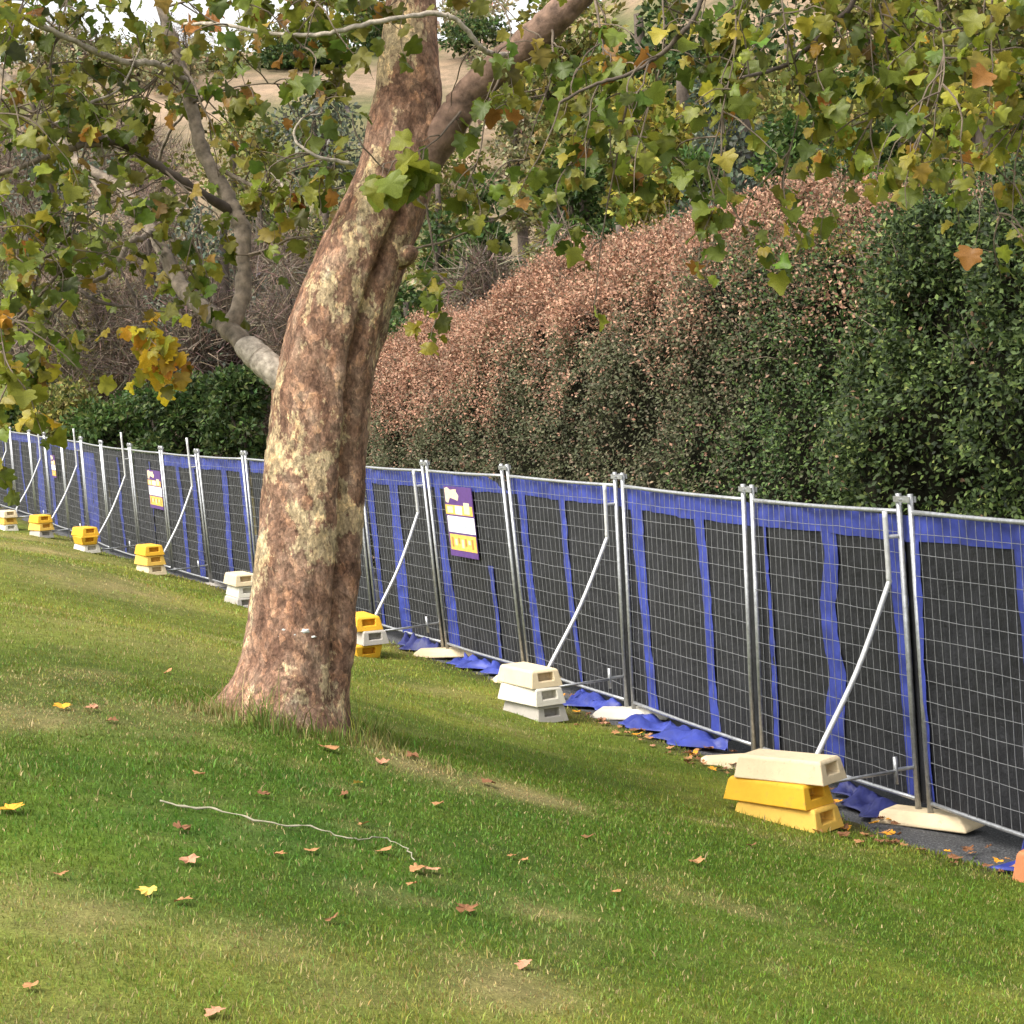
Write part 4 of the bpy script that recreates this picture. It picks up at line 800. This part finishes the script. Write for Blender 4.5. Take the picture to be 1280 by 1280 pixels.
for a in [
    ('evergreen_tree', 870, 170, 33, 150, MID, 'bushy mid green tree just above the pink hedge top', dict(n=8000, leaf=.13)),
    ('evergreen_tree', 785, 215, 36, 110, DARK, 'low dark green bush behind the hedge beside the bare slope', dict(n=6000, leaf=.13)),
    ('conifer', 625, 205, 40, 130, MID, 'feathery green conifer behind the plane trunk and hedge', dict(n=7000, leaf=.17, cone=.6)),
    ('conifer', 560, 250, 44, 120, DARK, 'darker green conifer beside the feathery one', dict(n=5000, leaf=.18, cone=.5)),
    ('gum_tree', 935, 60, 36, 190, GREY, 'grey green gum tree rising behind the hedge', dict(n=9000, leaf=.17)),
    ('broadleaf_tree', 1040, 20, 40, 260, OLIVE, 'olive green spreading tree behind the gum tree', dict(n=11000, leaf=.19)),
    ('broadleaf_tree', 1130, 90, 30, 200, DARK, 'dark broadleaf tree behind the near end of the hedge', dict(n=9000, leaf=.15)),
    ('broadleaf_tree', 1190, -150, 34, 260, OLIVE, 'tall olive tree with thick dark trunk above the dark shrub', dict(n=9000, leaf=.18, trunk=.22, low=.45)),
    ('broadleaf_tree', 1265, 60, 27, 200, YEL, 'yellowing tree behind the dark shrub', dict(n=8000, leaf=.14)),
    ('broadleaf_tree', 1100, 185, 26, 120, YEL, 'low yellow green bush over the hedge top', dict(n=5000, leaf=.11)),
    ('broadleaf_tree', 990, 190, 28, 130, OLIVE, 'olive bush crowding the back of the pink hedge', dict(n=5500, leaf=.12)),
    ('broadleaf_tree', 830, 40, 52, 180, OLIVE, 'distant olive tree on the slope behind the green bush', dict(n=8000, leaf=.26)),
    ('broadleaf_tree', 960, -60, 60, 260, DARK, 'distant dark tree on the upper slope', dict(n=9000, leaf=.3)),
    ('broadleaf_tree', 1150, -120, 58, 300, MID, 'distant mid green tree on the upper slope', dict(n=9000, leaf=.3)),
    ('broadleaf_tree', 1290, -100, 50, 260, OLIVE, 'distant olive tree behind the yellowing tree', dict(n=9000, leaf=.26)),
    ('broadleaf_tree', 870, 0, 46, 200, YEL, 'yellow green tree standing between the gum tree and the slope', dict(n=9000, leaf=.22)),
    ('broadleaf_tree', 1000, -40, 48, 230, OLIVE, 'tall olive tree rising behind the spreading one', dict(n=10000, leaf=.24)),
    ('broadleaf_tree', 1090, 50, 36, 200, YEL, 'yellow green tree in front of the spreading olive tree', dict(n=9000, leaf=.17)),
    ('broadleaf_tree', 1230, -30, 32, 220, OLIVE, 'dense olive tree just behind the yellowing one', dict(n=9000, leaf=.16)),
    ('broadleaf_tree', 770, 60, 64, 170, OLIVE, 'far olive tree high on the slope beside the bare patch', dict(n=7000, leaf=.3)),
    ('broadleaf_tree', 740, -30, 78, 170, OLIVE, 'olive tree high on the slope above the bare patch', dict(n=7000, leaf=.36)),
    ('broadleaf_tree', 840, -60, 72, 200, DARK, 'dark tree high on the slope above the yellow green one', dict(n=8000, leaf=.34)),
    ('hill_shrub', 690, 40, 110, 110, OLIVE, 'olive shrub near the crest over the bare patch', dict(n=3500, leaf=.42, cat='shrub', group='shrubs on the hillside')),
    ('hill_shrub', 665, 110, 95, 70, PALE, 'straw shrub on the bare patch of the slope', dict(n=2500, leaf=.3, cat='shrub', group='shrubs on the hillside')),
    ('broadleaf_tree', 725, 150, 50, 130, MID, 'green tree at the edge of the bare slope', dict(n=6000, leaf=.2)),
    ('broadleaf_tree', 905, 130, 42, 170, DARK, 'dark tree filling the gap behind the mid green tree', dict(n=8000, leaf=.19)),
    ('broadleaf_tree', 1015, 120, 33, 170, MID, 'green tree close behind the olive bush', dict(n=8000, leaf=.15)),
    ('broadleaf_tree', 1200, 130, 25, 150, OLIVE, 'olive bush close behind the dark shrub', dict(n=7000, leaf=.11)),
    ('broadleaf_tree', 800, 100, 58, 200, DARK, 'dark distant tree above the low dark bush', dict(n=8000, leaf=.26)),
    ('evergreen_tree', 520, 330, 42, 130, DARK, 'dark bush behind the hedge end and the trunk', dict(n=6000, leaf=.15)),
    ('evergreen_tree', 225, 462, 52, 130, DARK, 'dark round bush behind the fence and beside the hedge end', dict(n=7000, leaf=.17)),
    ('evergreen_tree', 150, 480, 54, 120, MID, 'second dark bush along from the hedge end', dict(n=6000, leaf=.17)),
    ('evergreen_tree', 85, 470, 57, 120, OLIVE, 'olive bush behind the far part of the fence', dict(n=6000, leaf=.18)),
    ('evergreen_tree', 20, 485, 60, 120, MID, 'green bush behind the far end of the fence', dict(n=6000, leaf=.18)),
    ('evergreen_tree', -60, 470, 62, 140, OLIVE, 'olive bush beyond the last fence panel', dict(n=5000, leaf=.2)),
    ('evergreen_tree', 300, 440, 50, 100, DARK, 'dark bush directly behind the low end of the hedge', dict(n=5000, leaf=.17)),
    ('bare_shrub', 280, 330, 58, 170, BROWN, 'brown twiggy bare shrub behind the dark round bush', dict(n=9000, leaf=.9, tv=TW_V, tf=TW_F, mat='dead_leaf', cat='shrub', group='bare shrubs on the slope')),
    ('bare_shrub', 190, 340, 66, 130, BROWN, 'brown bare shrub on the slope, left of the taller bare one', dict(n=6000, leaf=.9, tv=TW_V, tf=TW_F, mat='dead_leaf', cat='shrub', group='bare shrubs on the slope')),
    ('bare_shrub', 610, 285, 38, 150, BROWN, 'brown bare shrub between the conifer and the pink hedge', dict(n=8000, leaf=.6, tv=TW_V, tf=TW_F, mat='dead_leaf', cat='shrub', group='bare shrubs on the slope')),
    ('bare_shrub', 700, 262, 42, 140, BROWN, 'brown bare shrub behind the hedge below the bare slope', dict(n=6000, leaf=.6, tv=TW_V, tf=TW_F, mat='dead_leaf', cat='shrub', group='bare shrubs on the slope')),
    ('hill_shrub', 60, 395, 85, 120, PALE, 'pale straw shrub low on the dry hillside', dict(n=3500, leaf=.3, cat='shrub', group='shrubs on the hillside')),
    ('hill_shrub', 130, 300, 100, 110, OLIVE, 'olive shrub midway up the dry hillside', dict(n=3500, leaf=.35, cat='shrub', group='shrubs on the hillside')),
    ('hill_shrub', 30, 260, 115, 120, OLIVE, 'olive shrub high on the dry hillside, above the pale one', dict(n=3500, leaf=.4, cat='shrub', group='shrubs on the hillside')),
    ('hill_shrub', 370, 270, 95, 120, DARK, 'dark shrub on the hillside behind the plane tree limb', dict(n=3500, leaf=.35, cat='shrub', group='shrubs on the hillside')),
    ('hill_shrub', 400, 130, 150, 120, DARK, 'dark shrub near the hill crest behind the plane trunk', dict(n=3000, leaf=.5, cat='shrub', group='shrubs on the hillside')),
    ('hill_shrub', 250, 110, 150, 160, OLIVE, 'olive shrub on the hill crest', dict(n=3000, leaf=.5, cat='shrub', group='shrubs on the hillside'))]:
    kw = dict(a[7])
    ct = kw.pop('cat', 'tree'); bush(a[0], a[1], a[2], a[3], a[4], a[5], a[6], ct, **kw)

TH = [(BROWN, 'brown', 'bare_tree'), (PALE, 'straw coloured', 'thin_tree'), (OLIVE, 'olive', 'thin_tree'), (GREY, 'grey green', 'thin_tree')]
for q, (x, top, d, wd, j) in enumerate([(40, 250, 60, 170, 0), (120, 230, 66, 150, 2), (200, 190, 62, 170, 0), (270, 220, 58, 150, 3), (340, 200, 64, 150, 0), (420, 210, 70, 130, 2), (-20, 210, 68, 150, 2), (90, 330, 70, 130, 1), (160, 350, 68, 120, 0), (10, 370, 72, 140, 1), (380, 300, 56, 120, 0), (240, 300, 66, 120, 0), (330, 330, 63, 110, 0), (80, 140, 90, 150, 3), (300, 130, 95, 170, 2), (190, 120, 100, 150, 0), (560, 190, 75, 120, 2), (20, 130, 100, 150, 0), (420, 110, 105, 150, 3)]):
    tw = j == 0
    bush(TH[j][2], x, top, d, wd, TH[j][0], '%s leafless tree in the thicket on the lower slope' % TH[j][1] if tw else '%s sparse tree in the thicket on the lower slope' % TH[j][1], 'tree', n=5200 if tw else 2600, leaf=(.85 if tw else .2)*d/62, clump=22, group='%s trees of the slope thicket' % TH[j][1], tv=TW_V*np.array([.6, 1, 1]) if tw else SM_V, tf=TW_F if tw else SM_F, mat='dead_leaf' if tw else 'small_leaf')
SC = [(OLIVE, 'olive'), (PALE, 'straw coloured'), (DARK, 'dark green'), (BROWN, 'brown')]
for q in range(46):
    x = bgr.uniform(-60, 740); d = bgr.uniform(66, 165); b_ = W(x, 500, d); z = gz(b_[0], b_[1]); ybase = 640-(np.dot(np.array([b_[0], b_[1], z])-CAM, UP)/d)*F; hh = bgr.uniform(1.6, 4.2); j = bgr.choice(4, p=[.34, .3, .14, .22])
    tw = j == 3
    bush('scrub_bush', x, ybase-hh/d*F, d, bgr.uniform(1.4, 2.6)*hh/d*F, SC[j][0], 'small %s scrub bush on the dry hillside' % SC[j][1], 'bush', n=1500, leaf=(.5 if tw else .24)*hh/2.5*(.7+.3*d/90), clump=12, group='%s scrub on the hillside' % SC[j][1], tv=TW_V if tw else SM_V, tf=TW_F if tw else SM_F, mat='dead_leaf' if tw else 'small_leaf')
# ------------------------------------------------------------------ fallen leaves and the stick
fg = np.random.default_rng(91)
FCOL = {'orange': (.72, .33, .03), 'yellow': (.66, .45, .10), 'tan': (.40, .20, .085), 'brown': (.22, .10, .045), 'pink': (.44, .22, .13)}
FM = {}
for c, v in FCOL.items():
    FM[c] = []
    for s in range(3):
        vv = PL_V.copy(); a = fg.uniform(.2, .8); vv[:, 2] = a*vv[:, 0]**2+.25*fg.normal()*(vv[:, 1]-.5)**2+.05*fg.normal(size=len(vv)); vv[:, :2] *= 1+.10*fg.normal(size=(len(vv), 1)); vv[:, 2] -= vv[:, 2].min(); vv[:, 1] -= .4
        me = bpy.data.meshes.new('fallen_leaf'); me.from_pydata([tuple(x) for x in vv], [], [tuple(map(int, f_)) for f_ in PL_F]); at = me.attributes.new('col', 'FLOAT_COLOR', 'POINT')
        at.data.foreach_set('color', np.concatenate([np.append(np.array(v)*(.75+.5*fg.random()), 1) for _ in vv]).astype(np.float32)); me.materials.append(MAT['dead_leaf']); FM[c].append(me)
def fallen(p, c, size, label, group):
    o = link(bpy.data.objects.new('fallen_leaf', FM[c][fg.integers(3)])); o.location = (p[0], p[1], gz(p[0], p[1])+.016); o.rotation_euler = (fg.normal(0, .15), fg.normal(0, .15), fg.uniform(0, 6.28)); size *= .62; o.scale = (size, size, size); tag(o, label, 'leaf', group)
LW = {'orange': 'bright orange', 'yellow': 'yellow', 'tan': 'dry tan', 'brown': 'curled brown', 'pink': 'faded pinkish'}
for x, y, c, s in [(78, 888, 'orange', .13), (115, 890, 'pink', .12), (14, 1017, 'orange', .15), (228, 1042, 'brown', .12), (237, 1082, 'pink', .10), (185, 1121, 'yellow', .10), (230, 1132, 'tan', .10), (248, 973, 'tan', .09), (330, 998, 'brown', .09), (75, 1100, 'tan', .08),
                   (390, 1068, 'tan', .09), (480, 1069, 'tan', .10), (525, 1093, 'tan', .12), (541, 1092, 'pink', .10), (582, 1142, 'brown', .11), (430, 998, 'brown', .08), (447, 983, 'yellow', .08), (410, 939, 'tan', .16), (478, 957, 'pink', .10), (515, 950, 'brown', .14), (610, 983, 'brown', .13), (655, 1213, 'pink', .09),
                   (268, 1273, 'pink', .10), (350, 1073, 'tan', .08), (655, 1080, 'tan', .08), (415, 1155, 'brown', .07), (515, 1112, 'tan', .07), (455, 1035, 'tan', .08), (870, 1082, 'tan', .12), (1030, 985, 'brown', .1), (210, 843, 'tan', .10), (40, 1240, 'tan', .07), (940, 1060, 'brown', .09), (640, 1075, 'tan', .07), (350, 880, 'brown', .1), (735, 1050, 'brown', .09), (548, 1010, 'tan', .09), (140, 905, 'brown', .1), (770, 1120, 'tan', .07)]:
    fallen(ground_at(x, y), c, s, '%s plane leaf lying in the open grass' % LW[c], '%s leaves on the lawn' % c)
n = 0
while n < 120:
    y = fg.uniform(11.3, 18.5); s = lawn_edge(y)+fg.normal(.08, .2); x = fence_x(y)-s/.92
    if y > 13.2 and fg.random() < .35: continue
    c = fg.choice(['brown', 'tan', 'brown', 'pink', 'orange'], p=[.4, .3, .1, .12, .08]); fallen((x, y), c, fg.uniform(.07, .13), '%s plane leaf in the litter along the edge of the path' % LW[c], '%s leaves along the path edge' % c); n += 1
sp = np.array([ground_at(*p) for p in [(198, 1006), (240, 1016), (280, 1023), (330, 1033), (380, 1041), (420, 1050), (460, 1056), (488, 1058), (508, 1069), (519, 1083)]]); sp = spline(sp, 5); sp[:, 2] = gz(sp[:, 0], sp[:, 1])+.026+.020*(fb2(np.arange(len(sp))*.35, 3.1)-.5)*2; sp[:, :2] += fg.normal(0, .006, (len(sp), 2))
V, Fc = tube(sp-sp[0], np.linspace(.0048, .0020, len(sp))*(1+.3*fg.normal(size=len(sp))), 7); o = obj_from('stick', V, Fc, 'stick', None, None, True); o.location = tuple(sp[0]); tag(o, 'long pale bare stick lying across the grass before the tree', 'stick')
